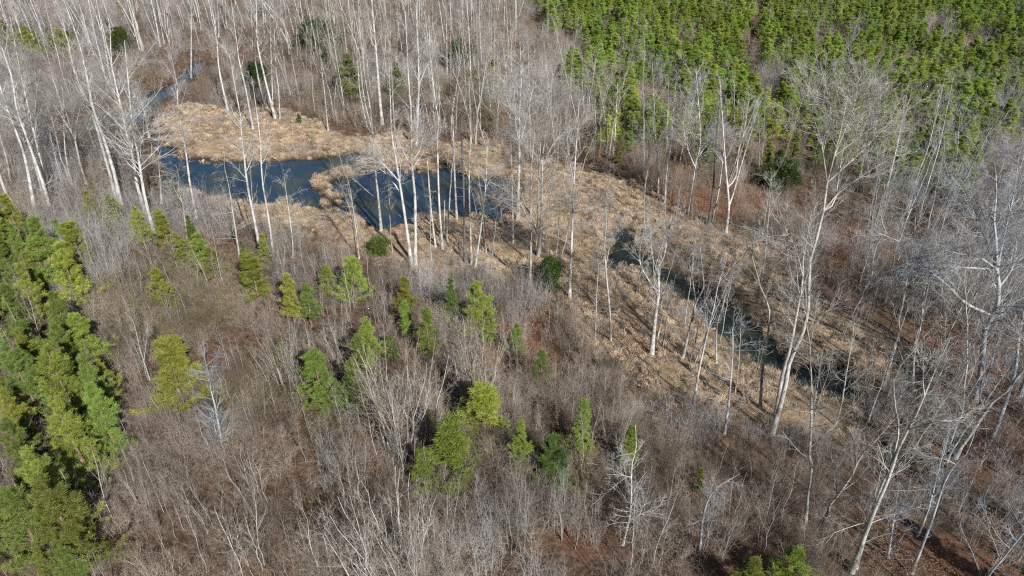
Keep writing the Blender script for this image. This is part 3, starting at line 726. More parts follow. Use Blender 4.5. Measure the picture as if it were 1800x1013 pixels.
# ------------------------------------------------------------------ pines
def proto_pine(H, Rm, bare=0.08, dens=1.0, upang=(35, 62), needle=0.2, open_=.8):
    k = np.linspace(0, 1, 12); P = np.zeros((1, 12, 3)); P[0, :, 2] = k * H; P[0, 0, 2] = -0.2
    P[0, :, :2] = np.cumsum(R.normal(0, .02, (12, 2)), 0)
    Rr = (0.016 * H * (1 - 0.93 * k))[None]
    nb = int(H / 0.42 * 5.2 * dens)
    t = bare + (1 - bare) * (np.floor(R.random(nb) * H / .5) + R.random(nb) * .35) / (H / .5); t = np.clip(t, bare, .985)
    az = R.random(nb) * 6.283; pos = np.stack([np.interp(t, k, P[0, :, j]) for j in range(3)], 1)
    # length profile with uneven limbs: widest low, ragged outline
    L = Rm * (1 - t) ** 0.72 * R.uniform(.42, 1.28, nb) * (0.9 + .25 * np.sin(az * 2 + t * 9)) + 0.22
    el = np.radians(90 - (upang[0] + (upang[1] - upang[0]) * (1 - t))) + R.normal(0, .1, nb)
    d = np.stack([np.cos(az) * np.cos(el), np.sin(az) * np.cos(el), np.sin(el)], 1)
    K = 5; B = np.empty((nb, K, 3)); B[:, 0] = pos
    for j in range(1, K):
        B[:, j] = B[:, j - 1] + d * (L / (K - 1))[:, None]; d = unit(d + [0, 0, .22] + R.normal(0, .07, d.shape))
    rb = np.maximum(0.011 * L + .004, .008)[:, None] * np.linspace(1, .35, K)[None]
    B2, r2 = grow(B, rb, 4, .3, .9, (30, 60), L * .42, .2, 3, .1, .6, .005)
    v, q = join([tubes(P, Rr, 6), tubes(B, rb, 3)]); tm = make_mesh('pine_trunk', v, q, M_PTRUNK)
    # needle tufts
    def tufts(Bs, per, lo):
        n = len(Bs) * per; ii = np.repeat(np.arange(len(Bs)), per); tt = lo + (1 - lo) * (np.tile(np.arange(per), len(Bs)) + R.random(n) * .6 + .4) / per
        tt = np.minimum(tt, 1); return at(Bs[ii], tt), unit(Bs[ii, -1] - Bs[ii, -2] + [0, 0, .25])
    c1, d1 = tufts(B, 5, .25); c2, d2 = tufts(B2, 3, .25)
    tz = np.linspace(.8, 1, 8); c3 = np.stack([np.interp(tz, k, P[0, :, j]) for j in range(3)], 1); d3 = np.tile([[0, 0, 1.]], (8, 1))
    C = np.concatenate([c1, c2, c3]); D = np.concatenate([d1, d2, d3])
    kf = R.random(len(C)) < open_; C, D = C[kf], D[kf]
    nn = 22
    Cn = np.repeat(C, nn, 0); Dn = np.repeat(D, nn, 0)
    a = np.radians(R.uniform(15, 80, len(Cn)))[:, None]; sd = unit(np.cross(Dn, R.normal(size=Dn.shape)))
    nd = Dn * np.cos(a) + sd * np.sin(a); ln = R.uniform(.7, 1.2, len(Cn))[:, None] * needle
    Cn = Cn + Dn * R.uniform(-.12, .12, len(Cn))[:, None]
    wv = unit(np.cross(nd, R.normal(size=nd.shape))) * 0.0085
    v = np.stack([Cn - wv, Cn + wv, Cn + nd * ln + wv * .6, Cn + nd * ln - wv * .6], 1).reshape(-1, 3)
    q = np.arange(len(v)).reshape(-1, 4)
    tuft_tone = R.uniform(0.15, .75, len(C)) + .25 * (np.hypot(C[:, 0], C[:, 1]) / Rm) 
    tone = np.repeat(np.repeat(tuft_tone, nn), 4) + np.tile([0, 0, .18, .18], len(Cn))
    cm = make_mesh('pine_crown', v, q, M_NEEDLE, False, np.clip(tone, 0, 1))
    return tm, cm, H
PP = [proto_pine(9, 2.0), proto_pine(8, 1.9), proto_pine(7.5, 1.5), proto_pine(9.5, 1.8, .12, .95), proto_pine(6.5, 1.6), proto_pine(8.5, 1.3, .05, 1.0),
      proto_pine(5, 1.25), proto_pine(8, 1.7, .2, .8, open_=.75), proto_pine(6.5, 1.2, .1, .8, open_=.7)]
NPINE = 0
def pine(x, y, i, s, col, desc, sxy=1.0):
    global NPINE
    NPINE += 1
    tm, cm, H = PP[i]
    t = thing('pine_tree', 'pine', (x, y, gz(x, y)), random.uniform(0, 6.28), (s * sxy, s * sxy, s), 'young pines')
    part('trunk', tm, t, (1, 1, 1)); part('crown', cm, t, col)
    register(t, 'pine', desc, x, y)
YG, MG, BG, DG, OG = (1.5, 1.4, 1.1), (1.25, 1.28, 1.15), (1.05, 1.18, 1.2), (.78, .9, .95), (1.35, 1.15, .95)
GN = {YG: 'bright yellow-green', MG: 'mid-green', BG: 'blue-green', DG: 'dark green', OG: 'olive green'}
HAND = [(175,405,350,YG),(212,405,355,MG),(257,435,375,YG),(300,445,385,YG),(345,440,390,MG),(328,478,425,MG),(362,484,425,YG),(380,497,450,YG),
        (455,530,462,YG),(474,482,425,MG),(438,480,440,MG),(298,552,488,YG),(318,560,535,OG),(518,570,500,YG),(548,578,515,BG),(582,528,478,YG),(628,536,470,YG),
        (715,560,505,YG),(718,606,545,MG),(757,640,560,MG),(797,582,508,BG),(845,602,520,YG),(862,610,560,MG),(907,634,580,MG),(953,692,630,BG),
        (655,652,575,YG),(645,690,610,MG),(574,728,638,MG),(630,738,655,MG),(332,722,620,YG),(312,722,660,MG),(165,652,575,YG),(205,722,650,OG),
        (818,758,712,MG),(855,778,698,YG),(800,862,765,YG),(750,874,812,YG),(915,838,760,MG),(972,862,790,DG),(1020,812,725,MG),(1102,834,765,MG),(985,800,775,DG),
        (757,755,730,MG),(528,222,205,DG),(110,512,405,MG),(145,545,450,YG),(78,470,395,MG),(150,482,410,YG),(100,508,430,YG),(60,455,405,MG),(120,450,400,BG),(30,440,385,MG),
        (1370,1058,985,YG),(1785,1075,990,MG),(1300,1075,1000,MG),(620,185,110,MG),(600,165,120,MG),(702,175,120,MG),(575,140,100,DG),(868,170,115,YG),(835,150,122,MG),
        (1085,290,260,OG),(1225,300,245,MG),(1240,305,262,BG),(1300,300,250,MG),(1362,330,275,DG),(1340,320,262,MG),(1160,262,215,MG),(1430,300,255,BG),
        (25,90,45,OG),(40,95,52,YG),(60,100,55,YG),(80,105,60,YG),(100,104,58,OG),(118,102,60,YG),(132,98,62,OG),(10,85,40,MG),(70,112,78,MG),(195,60,40,DG),(215,30,5,MG),
        (5,400,360,OG),(200,430,400,MG),(655,620,590,BG),(690,640,600,BG),(500,640,610,MG),(1600,820,790,DG),(1225,870,835,MG),(1620,320,275,MG),(1500,330,290,BG)]
for bx, by, ty, c in HAND:
    X0, Y0 = ground(bx, by); _, top = upright(bx, ty, Y0)
    top *= 1.15
    i = random.choice([0, 1, 4, 6] if c in (YG, DG) else [0, 1, 2, 3, 5, 7])
    s = max(top, 1.2) / PP[i][2]
    ww = 1.9 if (bx, by) in ((455,530),(855,778),(574,728),(972,862),(380,497),(362,484)) else random.uniform(1.35, 1.9)
    pine(X0, Y0, i, s, c, f"{'tall' if top > 8 else 'small' if top < 4.5 else 'mid-sized'} {GN[c]} pine", ww)
# left-hand block, planted in rows that run away towards the upper left
def rows(poly, along, across, jit, dv, bbox, keep=None):
    a = np.array(dv) / np.hypot(*dv); b = np.array([a[1], -a[0]])
    pts = []
    m = 150
    for i in range(-m, m):
        for j in range(-m, m):
            p = a * i * along + b * j * across + np.array([bbox[0], bbox[1]]); pts.append(p)
    p = np.array(pts) + R.normal(0, jit, (len(pts), 2))
    p = p[(p[:, 1] > 18) & (p[:, 1] < 330) & (np.abs(p[:, 0]) < 330)]
    px, py = proj(p[:, 0], p[:, 1]); fz = (fnoise(p[:, 0], p[:, 1], 9, 83) - .5)
    k = inpoly(px + fz * 110, py + fz * 150 + R.normal(0, 9, len(p)), poly)
    if keep is not None: k &= keep(px, py, p)
    return p[k]
for x, y in rows(LEFT_PINES, 2.3, 3.2, .6, (-0.5, 0.87), (-30, 40)):
    px, py = proj(x, y, 4.0)
    if px < -60 or py > 1075 or random.random() < .03: continue
    c = random.choice([YG, YG, MG, MG, BG, MG]); s = random.uniform(.55, 1.0); i = random.choice([0, 0, 1, 2, 3, 7, 8, 4])
    pine(x, y, i, s, c, f"{GN[c]} pine", random.uniform(1.12, 1.45))
PL = rows(PLANT, 2.25, 2.7, .6, (0.12, 1), (40, 150), keep=lambda px, py, p: ~in_gap(px, py) & (fnoise(p[:, 0], p[:, 1], 7, 3) > .34) & (R.random(len(p)) > .08))
PL = PL[np.argsort(np.hypot(PL[:, 0], PL[:, 1]))]
nearp = [p for p in PL if -40 < proj(*p, 3)[0] < 1840][:max(0, 298 - NPINE)]
nset = {tuple(p) for p in nearp}
for x, y in nearp:
    c = random.choice([YG, MG, MG, BG, YG, MG]); i = random.choice([1, 2, 2, 4, 0, 7, 8, 5]); s = random.uniform(.32, .80)
    pine(x, y, i, s, tuple(k * 1.35 for k in c), f"{GN[c]} pine", random.uniform(1.5, 2.0))
rest = np.array([p for p in PL if tuple(p) not in nset])
def merged_pine(a, b):
    me = merged(a, b, (M_PTRUNK, M_NEEDLE))
    co = np.empty(len(me.vertices) * 3, np.float32); me.vertices.foreach_get('co', co); co = co.reshape(-1, 3); co[:, :2] *= 1.95; me.vertices.foreach_set('co', co.ravel())
    ta = np.empty(len(b.vertices), np.float32); b.attributes['tone'].data.foreach_get('value', ta)
    t = me.attributes.new('tone', 'FLOAT', 'POINT'); t.data.foreach_set('value', np.concatenate([np.zeros(len(a.vertices), np.float32), ta]))
    return me
pm = [merged_pine(a, b) for a, b, h in PP]
stuff('pine_plantation', 'dense plantation of young green pines filling the far upper right', pm, rest[:, 0], rest[:, 1], R.choice([0, 1, 2, 4, 4, 5, 7, 1], len(rest)), R.uniform(0, 6.28, len(rest)), R.uniform(.36, .80, len(rest)), colors=[(1.65, 1.75, 1.4)])

# woods that go on beyond the lower right corner and throw their shade into the picture
R2 = np.random.default_rng(4)
sp_ = [(x + R2.uniform(-2, 2), y + R2.uniform(-2, 2)) for x in np.arange(22, 66, 6.2) for y in (-6, 1, 8)] + [(R2.uniform(58, 84), R2.uniform(12, 40)) for k in range(8)]
sp_ = np.array(sp_); ns_ = len(sp_)
stuff('pine_wood', 'tall pines and bare trees standing just past the lower right corner of the picture', pm + [merged(PT[3][0], PT[3][1], (M_TRUNK, M_LIMB))], sp_[:, 0], sp_[:, 1],
      R2.choice([0, 3, 7, 9, 9], ns_), R2.uniform(0, 6.28, ns_), R2.uniform(1.2, 1.9, ns_), colors=[MG])

# ------------------------------------------------------------------ rounded evergreens
def proto_round(H, W, n=900, leaf=.10):
    th = R.random(n) * 6.283; u = R.random(n) ** .4; zz = R.beta(1.4, 1.5, n)
    rad = W * np.sqrt(np.clip(1 - (2 * zz - .85) ** 2 / 1.6, .05, 1)) * u * (.78 + .3 * np.sin(th * 3 + zz * 7) + .15 * np.sin(th * 7 - zz * 13))
    C = np.stack([rad * np.cos(th), rad * np.sin(th), zz * H + .1], 1); D = unit(C - [0, 0, H * .35])
    nn = 14; Cn = np.repeat(C, nn, 0) + R.normal(0, .09, (n * nn, 3)); Dn = unit(np.repeat(D, nn, 0) + R.normal(0, .7, (n * nn, 3)))
    wv = unit(np.cross(Dn, R.normal(size=Dn.shape))) * leaf * .32
    v = np.stack([Cn - wv, Cn + wv, Cn + Dn * leaf * 1.3], 1).reshape(-1, 3)
    tone = np.repeat(np.repeat(R.uniform(0, .8, n), nn) + R.uniform(0, .2, n * nn), 3)
    cm = make_mesh('evergreen_crown', v, np.arange(len(v)).reshape(-1, 3), M_CEDAR, False, tone)
    P = np.zeros((5, 5, 3)); P[:, :, 2] = np.linspace(-.1, H * .8, 5); P[1:, :, :2] = R.normal(0, .35, (4, 1, 2)) * np.linspace(0, 1, 5)[None, :, None]
    v, q = join([tubes(P, np.tile(np.linspace(.07, .02, 5), (5, 1)), 5)])
    return make_mesh('evergreen_trunk', v, q, M_PTRUNK), cm, H
RND = [proto_round(3.6, 1.5), proto_round(3.2, 1.8, 1000)]
for bx, by, ty, wd, k, c, lab in [(565,92,38,75,1,(.45,.6,.6),'black-green thicket of evergreen at top centre'),(458,165,112,40,1,(.8,.85,.8),'dark evergreen behind the cluster of white trunks on the marsh'),
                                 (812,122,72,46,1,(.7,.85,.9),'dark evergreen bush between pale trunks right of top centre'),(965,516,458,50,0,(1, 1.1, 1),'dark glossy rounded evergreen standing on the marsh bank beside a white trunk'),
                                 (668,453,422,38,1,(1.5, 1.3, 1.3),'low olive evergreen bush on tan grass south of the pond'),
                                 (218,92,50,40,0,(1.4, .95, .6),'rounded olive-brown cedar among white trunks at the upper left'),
                                 (1372,335,285,70,0,(.9, 1.1, .9),'dark wide cedar below the pine plantation')]:
    X0, Y0 = ground(bx, by); _, top = upright(bx, ty, Y0); tm, cm, H = RND[k]
    dist = math.hypot(Y0, CAM_H); sx = wd / F * dist / 3.2; s = top / H
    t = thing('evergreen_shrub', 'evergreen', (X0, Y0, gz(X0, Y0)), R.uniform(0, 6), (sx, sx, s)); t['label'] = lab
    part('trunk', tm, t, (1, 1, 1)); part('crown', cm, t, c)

# ------------------------------------------------------------------ saplings
def proto_sap(n, H, spread, dens=1.0):
    k = np.linspace(0, 1, 8); P = np.zeros((n, 8, 3)); az = R.random(n) * 6.283; off = R.random(n) ** .5 * spread * .45
    dv = np.stack([np.cos(az), np.sin(az)], 1); h = H * R.uniform(.6, 1, n)
    P[:, :, 2] = k[None] * h[:, None] - .1
    P[:, :, :2] = dv[:, None] * (off[:, None, None] + (k ** 1.4)[None, :, None] * (R.random(n) * spread * .5)[:, None, None]) + np.cumsum(R.normal(0, .07, (n, 8, 2)), 1)
    Rr = (.006 * h)[:, None] * (1 - .8 * k)[None]
    L1 = grow(P, Rr, max(3, int(20 * dens)), .18, .98, (22, 52), h * .30, .12, 4, .1, .5, .007, .3, .5)
    L2 = grow(*L1, 6, .1, .98, (20, 50), .5, .08, 3, .14, .6, .005, .4)
    v, q = join([tubes(P, Rr, 5)]); tm = make_mesh('sapling_stems', v, q, M_LIMB)
    v, q = join([tubes(*L1, 3), tubes(*L2, 3)]); return tm, make_mesh('sapling_twigs', v, q, M_SAP), H
PS = [proto_sap(1, 7, .3), proto_sap(2, 7, 1.2), proto_sap(7, 7.5, 2.6, .9), proto_sap(4, 6, 1.6), proto_sap(1, 8.5, .5, 1.2), proto_sap(10, 7, 3.2, .8), proto_sap(3, 8, 1.8), proto_sap(1, 6, .4, 1.6), proto_sap(1, 9, .8, 1.3)]
SD = ['single slender sapling', 'twin-stemmed sapling', 'many-stemmed sapling clump', 'small sapling clump', 'tall slender sapling', 'wide many-stemmed sapling clump', 'three-stemmed sapling', 'twiggy round-topped sapling', 'very tall thin sapling']
def sapling(x, y, i, s, c):
    tm, cm, H = PS[i]
    t = thing('sapling', 'sapling', (x, y, gz(x, y)), random.uniform(0, 6.28), s, 'bare saplings')
    part('stem', tm, t, c); part('twigs', cm, t, tuple(k * .9 for k in c))
    register(t, 'sapling', f"{CN[c].replace('-barked', '')} {SD[i]}", x, y)
for bx, by, ty, i, c in [(700,795,600,5,WARM),(725,790,615,2,WARM),(830,722,568,2,WARM),(850,715,580,5,WARM),(690,1050,865,5,WHITE),(650,1040,880,2,WHITE),(735,1045,880,2,PALE),
        (505,685,570,5,PALE),(530,690,590,3,PALE),(258,672,570,1,PALE),(250,545,440,3,GREY),(228,520,430,1,PALE),(405,655,560,1,PALE),(418,662,570,4,PALE),(428,655,580,0,PALE),
        (450,885,770,4,WHITE),(460,890,775,0,WHITE),(473,892,770,4,WHITE),(430,1005,890,1,WHITE),(445,1010,870,6,WHITE),(460,1010,880,0,WHITE),(565,1030,850,4,WHITE),(592,1030,870,4,WHITE),
        (545,1000,890,0,PALE),(630,895,780,3,PALE),(780,960,830,6,GREY),(795,965,840,1,PALE),(1030,960,870,3,GREY),(1045,950,860,1,PALE),(1075,800,690,3,GREY),(1070,790,700,2,GREY),
        (905,760,660,1,PALE),(880,740,650,0,PALE),(945,785,690,0,PALE),(1020,700,620,0,PALE),(1040,705,630,0,PALE),(1060,720,640,4,PALE),(1085,735,640,1,PALE),(975,700,620,0,PALE),
        (680,560,500,2,PALE),(678,575,505,1,WHITE),(875,545,465,4,PALE),(770,560,500,0,GREY),(560,560,500,2,WARM),(548,500,450,3,PALE),(385,830,740,3,GREY),(330,930,820,1,GREY),(295,970,850,4,GREY),
        (240,850,780,0,PALE),(180,620,570,0,PALE),(345,560,490,0,PALE),(480,640,560,1,GREY),(600,640,540,2,PALE),(1250,1000,890,6,GREY),(1165,960,780,4,GREY),(1370,930,770,4,PALE),(1340,960,840,6,GREY),
        (1130,1000,880,4,GREY),(1160,1005,890,0,PALE),(1420,1000,900,3,GREY),(1750,830,760,3,BLUE),(1700,900,800,5,BLUE),(1760,930,830,2,BLUE),(1640,880,800,5,BLUE),(715,800,605,5,WHITE),(690,785,620,2,WHITE),(840,720,570,5,WHITE),(815,700,585,2,WARM),(710,1035,870,5,WHITE),(515,690,575,2,WARM),(560,700,590,3,WARM),(610,660,560,3,PALE),(1000,960,860,2,GREY),(380,930,830,3,PALE),(260,900,800,2,GREY),(300,760,680,3,GREY),(460,760,670,6,GREY),(900,960,860,2,GREY),(1270,960,850,5,GREY),(1330,880,790,3,GREY)]:
    X0, Y0 = ground(bx, by); _, top = upright(bx, ty, Y0)
    sapling(X0, Y0, i, top / PS[i][2], c)
SAPZ = [([(0,420),(200,440),(420,480),(640,500),(1000,540),(1120,720),(1150,1130),(0,1130)], .13), ([(1100,770),(1500,800),(1560,1100),(1140,1100)], .05),
        ([(640,130),(1040,200),(1120,300),(900,290),(560,220)], .06), ([(400,420),(640,460),(800,490),(700,520),(400,500)], .03), ([(1050,340),(1550,400),(1720,640),(1500,700),(1250,600),(1100,560)], .10),
        ([(1000,560),(1250,600),(1500,790),(1200,800),(1080,720)], .035), ([(860,-20),(1020,-20),(1020,120),(900,200),(840,160)], .05), ([(1100,250),(1800,320),(1900,700),(1560,620),(1500,420),(1120,330)], .08),
        ([(0,180),(250,180),(280,350),(0,380)], .03), ([(300,120),(640,90),(640,200),(480,180),(400,190)], .03)]
sc_ = []
for poly, dn in SAPZ:
    X, Y = scatter(poly, dn, .4)
    for x, y in zip(X, Y):
        if vnoise(x, y, 6, 61) < .36: continue
        sc_.append((math.hypot(x, y), x, y, random.choice([0, 0, 1, 3, 4, 0, 6, 7, 7, 8]), random.uniform(.5, 1.0), random.choice([PALE, GREY, WARM, GREY])))
sc_.sort(key=lambda c: c[0])
n0 = sum(1 for q in REG if q['kind'] == 'sapling'); left = []
for dist, x, y, i, sc1, c in sc_:
    px, py = proj(x, y, 3)
    if n0 < 297 and -30 < px < 1830 and py < 1040:
        sapling(x, y, i, sc1, c); n0 += 1
    else: left.append((x, y, i, sc1))
left = np.array(left)
stuff('sapling_thicket', 'thin bare grey saplings standing among the farther brush', [merged(a, b, (M_LIMB, M_SAP)) for a, b, h in PS], left[:, 0], left[:, 1], left[:, 2].astype(int), R.uniform(0, 6.28, len(left)), left[:, 3], colors=[GREY, PALE, GREY, GREY, PALE, GREY, GREY, GREY, GREY])

# ------------------------------------------------------------------ undergrowth
def proto_brush(n, H, W, m, tw=7):
    K = 5; k = np.linspace(0, 1, K); P = np.zeros((n, K, 3)); az = R.random(n) * 6.283; off = R.random(n) ** .5 * W * .6
    dv = np.stack([np.cos(az), np.sin(az)], 1); h = H * R.uniform(.45, 1, n)
    P[:, :, 2] = k[None] * h[:, None] - .05
    P[:, :, :2] = dv[:, None] * off[:, None, None] + (dv[:, None] * .25 + R.normal(0, .25, (n, 1, 2))) * (k ** 1.4)[None, :, None] * W + np.cumsum(R.normal(0, .09, (n, K, 2)), 1)
    Rr = (.0036 * h + .003)[:, None] * (1 - .7 * k)[None]
    L1 = grow(P, Rr, tw, .12, .98, (28, 70), h * .36, .12, 4, .2, .6, .0045, .4)
    L2 = grow(*L1, 3, .15, .98, (25, 65), .42, .05, 3, .2, .6, .004, .4)
    v, q = join([tubes(P, Rr, 3), tubes(*L1, 3), tubes(*L2, 3)])
    return make_mesh('brush_kind', v, q, m)
BR = [proto_brush(16, 3.0, 1.6, M_BRUSH, 10), proto_brush(12, 4.2, 1.6, M_BRUSH, 13), proto_brush(20, 2.6, 1.8, M_BRUSHO, 10), proto_brush(9, 4.8, 1.5, M_BRUSHG, 13), proto_brush(18, 2.4, 1.9, M_BRUSH, 10), proto_brush(10, 3.6, 1.7, M_BRUSHG, 12), proto_brush(24, 1.4, 1.5, M_BRUSHG, 8)]
ALL = [(-260,-45),(2060,-45),(2200,1250),(-400,1250)]
def brush(dn, ymin, ymax, name, label, smin, smax):
    def keep(X, Y, px, py):
        g = inpoly(px, py, GRASS); pl = inpoly(px, py, PLANT) & ~in_gap(px, py)
        pr = np.where(g, .12 + .8 * smooth(.36, .60, fnoise(X, Y, 6, 77)), .95); pr = np.where((px > 1450) & (py > 330), pr * .4, pr); pr = np.where(pl, .75, pr)
        pr = pr * (.12 + 1.25 * smooth(.30, .62, fnoise(X, Y, 5, 21)))
        li = np.zeros(px.shape, bool)
        for cx, cy, a, b in LITTER[:2] + LITTER[6:7]: li |= ((px - cx) / a) ** 2 + ((py - cy) / b) ** 2 < .6
        pr = np.where(li, pr * .35, pr)
        wd = water_d(X, Y); pr = np.where((wd < 3.5) & (px < 420) & (py < 300), pr * .2, pr)
        return R.random(len(X)) < pr
    X, Y = scatter(ALL, dn, .3, keep, (-240, 250, ymin, ymax))
    px, py = proj(X, Y)
    olive = fnoise(X, Y, 14, 31) + np.where((px > 550) & (px < 1050) & (py > 760), .12, -.08)
    grey = fnoise(X, Y, 12, 33) + np.where((px < 420) & (py < 340), .22, 0) + np.where(px > 1450, .2, 0) + np.where(py < 140, .08, 0)
    idx = R.choice([0, 1, 4], len(X)); idx = np.where((olive > .56) & (R.random(len(X)) < .7), 2, idx)
    idx = np.where((grey > .55) & (R.random(len(X)) < .75), R.choice([3, 5], len(X)), idx)
    g = inpoly(px, py, GRASS); idx = np.where(g, R.choice([6, 4, 6], len(X)), idx)
    stuff(name, label, BR, X, Y, idx, R.uniform(0, 6.28, len(X)), R.uniform(smin, smax, len(X)) * np.where(g, .6, 1) * (.55 + .95 * fnoise(X, Y, 6, 47)), .06)
    return len(X)
nb = brush(1.0, 18, 75, 'brush_thicket', 'tangled brown leafless brush covering the near ground', .55, 1.0)
nb += brush(.42, 75, 140, 'brush_undergrowth', 'brown leafless undergrowth around and behind the pond', .7, 1.15)
nb += brush(.16, 140, 290, 'far_undergrowth', 'grey-brown leafless undergrowth between the far trees', .7, 1.1)

def proto_grass(n, H, W):
    az = R.random(n) * 6.283; r = R.random(n) ** .6 * W; b = np.stack([r * np.cos(az), r * np.sin(az), np.full(n, -.03)], 1)
    lean = R.uniform(.2, 1.1, n)[:, None]; a2 = az + R.normal(0, .9, n); o = np.stack([np.cos(a2), np.sin(a2), np.zeros(n)], 1)
    h = H * R.uniform(.5, 1, n)[:, None]; m1 = b + o * lean * h * .45 + [0, 0, 1] * h * .6; t = b + o * lean * h * 1.2 + [0, 0, 1] * h * (1 - .55 * lean)
    wv = unit(np.cross(o, [0, 0, 1.])) * .011
    v = np.stack([b - wv, b + wv, m1 + wv, m1 - wv, t], 1); n5 = np.arange(n)[:, None] * 5
    vv = v.reshape(-1, 3)
    q = np.concatenate([n5 + [0, 1, 2, 3]]); tr = n5 + [3, 2, 4]
    return make_mesh('grass_kind', vv, [q, tr], M_GRASS, False, np.repeat(R.random(n), 5))
GR = [proto_grass(200, .55, .45), proto_grass(160, .35, .6), proto_grass(220, .75, .4), proto_grass(200, .28, .9)]
X, Y = scatter(GRASS, 2.6, -.45, lambda X, Y, px, py: R.random(len(X)) < -.42 + 1.75 * fnoise(X, Y, 4.5, 41), (-110, 90, 25, 190))
stuff('marsh_grass', 'matted tan dry grass of the marsh round pond and stream', GR, X, Y, R.choice(4, len(X)), R.uniform(0, 6.28, len(X)), R.uniform(.45, 1.25, len(X)), .28)
ng = len(X)
# brown leaves that still hang on low twigs
def proto_leaves(n, H, W):
    C = np.stack([R.normal(0, W * .5, n), R.normal(0, W * .5, n), R.random(n) * H], 1); a = unit(R.normal(size=(n, 3))); b = unit(np.cross(a, R.normal(size=(n, 3))))
    v = np.stack([C - a * .05, C + b * .03, C + a * .06, C - b * .03], 1).reshape(-1, 3)
    return make_mesh('leaf_kind', v, np.arange(n * 4).reshape(-1, 4), M_LEAF, False, np.repeat(R.random(n), 4))
LV = [proto_leaves(320, 1.4, 1.1), proto_leaves(260, .5, 1.3)]
def near_litter(X, Y, px, py):
    k = np.zeros(len(X), bool)
    for cx, cy, a, b in LITTER: k |= ((px - cx) / a) ** 2 + ((py - cy) / b) ** 2 < 1
    return k & (R.random(len(X)) < .6)
X, Y = scatter(ALL, .35, .5, near_litter, (-80, 90, 22, 120))
pxl, pyl = proj(X, Y); tall = (pxl > 1000) & (pyl > 900) | (pxl > 1600) & (pyl > 560)
stuff('fallen_leaves', 'scattered russet dead leaves on the ground and low twigs', LV, X, Y, np.where(tall, R.choice(2, len(X)), 1), R.uniform(0, 6.28, len(X)), R.uniform(.7, 1.2, len(X)))

# ------------------------------------------------------------------ fallen logs
LOGS = [([(620,312),(655,342),(656,343)], .11, 'pale fallen trunk lying across the water west of the big twin trees'),
        ([(1058,378),(1078,352),(1095,362)], .08, 'dark fallen branch on tan grass above the stream head'),
        ([(862,318),(895,336),(893,337)], .09, 'pale fallen pole floating in the right half of the pond'),
        ([(1083,503),(1098,490),(1110,478)], .09, 'dark fallen branch beside the narrow outlet of the stream'),
        ([(1075,480),(1120,497),(1125,498)], .07, 'long thin fallen branch on the near bank of the stream'),
        ([(930,372),(945,412),(946,414)], .12, 'pale broken trunk leaning down from the pond\'s east shore'),
        ([(1320,680),(1400,676),(1470,706)], .07, 'thin arching fallen branch over tan grass near the big birch')]
for pts, r, lab in LOGS:
    X0, Y0 = ground(*pts[0]); P = []
    for x, y in pts:
        X, Y = ground(x, y); P.append([X - X0, Y - Y0, max(gz(X, Y), -.3) + r * .8])
    P = spline(np.array(P) + R.normal(0, .02, (len(P), 3)), 10)[None]
    t = thing('fallen_log', 'fallen log', (X0, Y0, 0)); t['label'] = lab
    Rr = (r * np.linspace(1, .55, 10))[None]
    v, q = join([tubes(P, Rr, 7)]); part('trunk', make_mesh('log', v, q, M_TRUNK), t, GREY if 'dark' in lab else PALE)
    a = grow(P, Rr, 5, .3, .95, (30, 70), 1.0, .1, 4, .15, .4, .012); v, q = join([tubes(*a, 3)])
    part('branch_stubs', make_mesh('log_stubs', v, q, M_LIMB), t, GREY if 'dark' in lab else PALE)

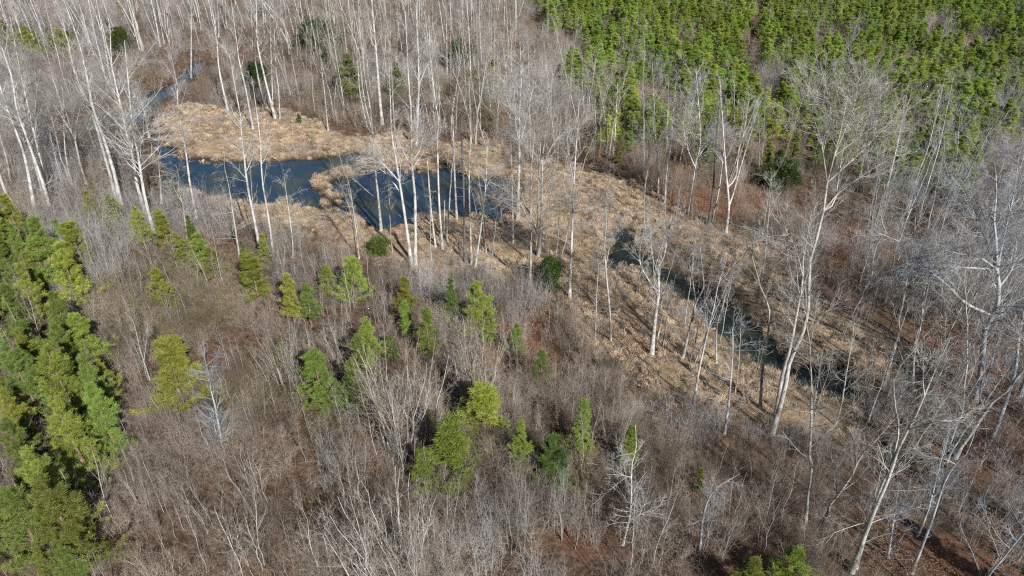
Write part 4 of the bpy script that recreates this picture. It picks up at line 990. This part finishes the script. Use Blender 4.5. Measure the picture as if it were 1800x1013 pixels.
# ------------------------------------------------------------------ labels: one description per plant
ORD = ['', '', 'second', 'third', 'fourth', 'fifth', 'sixth', 'seventh', 'eighth', 'ninth', 'tenth', 'eleventh', 'twelfth', 'thirteenth', 'fourteenth', 'fifteenth', 'sixteenth', 'seventeenth', 'eighteenth', 'nineteenth', 'twentieth']
PLACES = [('tree', [
    ('at the far upper left', lambda x, y: x < 300 and y < 130), ('beyond the pond at top centre', lambda x, y: 300 <= x < 660 and y < 130), ('along the top edge, right of centre', lambda x, y: 660 <= x and y < 130),
    ('by the brook left of the pond', lambda x, y: x < 300 and y < 300), ('on the left edge above the pines', lambda x, y: x < 240 and y < 450), ('on the pond\'s west shore', lambda x, y: x < 400 and y < 470),
    ('behind the pond on the tan marsh', lambda x, y: 300 <= x < 640 and y < 290), ('behind the pond, right of the marsh', lambda x, y: 640 <= x < 1080 and y < 290),
    ('below the pine plantation', lambda x, y: x >= 1080 and y < 300), ('on the pond\'s south shore', lambda x, y: 400 <= x < 880 and y < 520), ('on the pond\'s east shore', lambda x, y: 880 <= x < 1030 and y < 560),
    ('on the slope above the stream', lambda x, y: 1030 <= x < 1450 and y < 480), ('in the grey wood at right', lambda x, y: x >= 1450 and y < 480), ('beside the stream', lambda x, y: 1030 <= x < 1450 and y < 790),
    ('at the right edge past the stream', lambda x, y: x >= 1450 and y < 790), ('in the dark lower right', lambda x, y: x >= 1180), ('in the brush below the pond', lambda x, y: True)]),
  ('pine', [
    ('at the far upper left', lambda x, y: x < 560 and y < 240), ('behind the pond at top centre', lambda x, y: 560 <= x < 900 and y < 240), ('on the near edge of the plantation', lambda x, y: x >= 900 and y > 235 and y < 400),
    ('in the plantation\'s left part', lambda x, y: 900 <= x < 1200 and y < 400), ('in the plantation\'s middle', lambda x, y: 1200 <= x < 1500 and y < 400), ('in the plantation\'s right part', lambda x, y: x >= 1500 and y < 400),
    ('beside the white trunks left of the pond', lambda x, y: x > 150 and x < 420 and y < 510), ('in the left pine block, upper part', lambda x, y: x < 260 and y < 600), ('in the left pine block, middle part', lambda x, y: x < 260 and y < 800), ('in the left pine block, lower part', lambda x, y: x < 270),
    ('in the brush south of the pond', lambda x, y: x < 1100 and y < 620), ('in the brush at mid-picture', lambda x, y: x < 1150 and y < 745), ('in the brush at lower centre', lambda x, y: x < 1250 and y < 950), ('at the bottom right', lambda x, y: True)]),
  ('sapling', [
    ('behind the pond', lambda x, y: y < 300), ('above the stream', lambda x, y: x > 1000 and y < 640), ('south of the pond', lambda x, y: y < 500), ('in the brown brush at left', lambda x, y: x < 450 and y < 700), ('in the brush at mid-picture', lambda x, y: x < 800 and y < 700),
    ('in the brush right of centre', lambda x, y: x < 1200 and y < 760), ('in the lower left brush', lambda x, y: x < 500), ('in the bottom centre brush', lambda x, y: x < 850), ('in the bottom brush right of centre', lambda x, y: x < 1180), ('in the dark lower right', lambda x, y: True)])]
PLACES = dict(PLACES)
from collections import defaultdict
grp = defaultdict(list)
for r in REG:
    px, py = proj(r['x'], r['y']); r['px'], r['py'] = float(px), float(py)
    px2 = min(max(px, 0), 1799)
    for nm, f in PLACES[r['kind']]:
        if f(px2, py): grp[(r['desc'], nm)].append(r); break
def ordl(k, n):
    if n == 1: return ''
    if k == 1: return 'leftmost'
    if k == n: return 'rightmost'
    return f'{ORD[k]} from left'
for (desc, nm), L in grp.items():
    n = len(L)
    if n <= 7:
        rws = [L]
    else:
        L.sort(key=lambda r: -r['py']); m = max(1, math.ceil(n / 6)); rws = [list(a) for a in np.array_split(np.array(L, dtype=object), m)]
    for ri, row in enumerate(rws):
        row = sorted(row, key=lambda r: r['px'])
        for k, r in enumerate(row, 1):
            o = ordl(k, len(row)); s = f"{desc} {nm}"
            if len(rws) > 1: s += f", {('nearest' if ri == 0 else ORD[ri + 1])} row" + (f', {o}' if o else '')
            elif o: s += f', {o}'
            r['root']['label'] = s
print('COUNTS', len(REG), 'pines', NPINE, 'near trees', len(near), 'far', len(far), 'rest pines', len(rest), 'brush', nb, 'grass', ng,
      'words', max(len(r['root']['label'].split()) for r in REG), 'uniq', len({r['root']['label'] for r in REG}),
      {k: sum(1 for r in REG if r['kind'] == k) for k in ('tree', 'pine', 'sapling')})
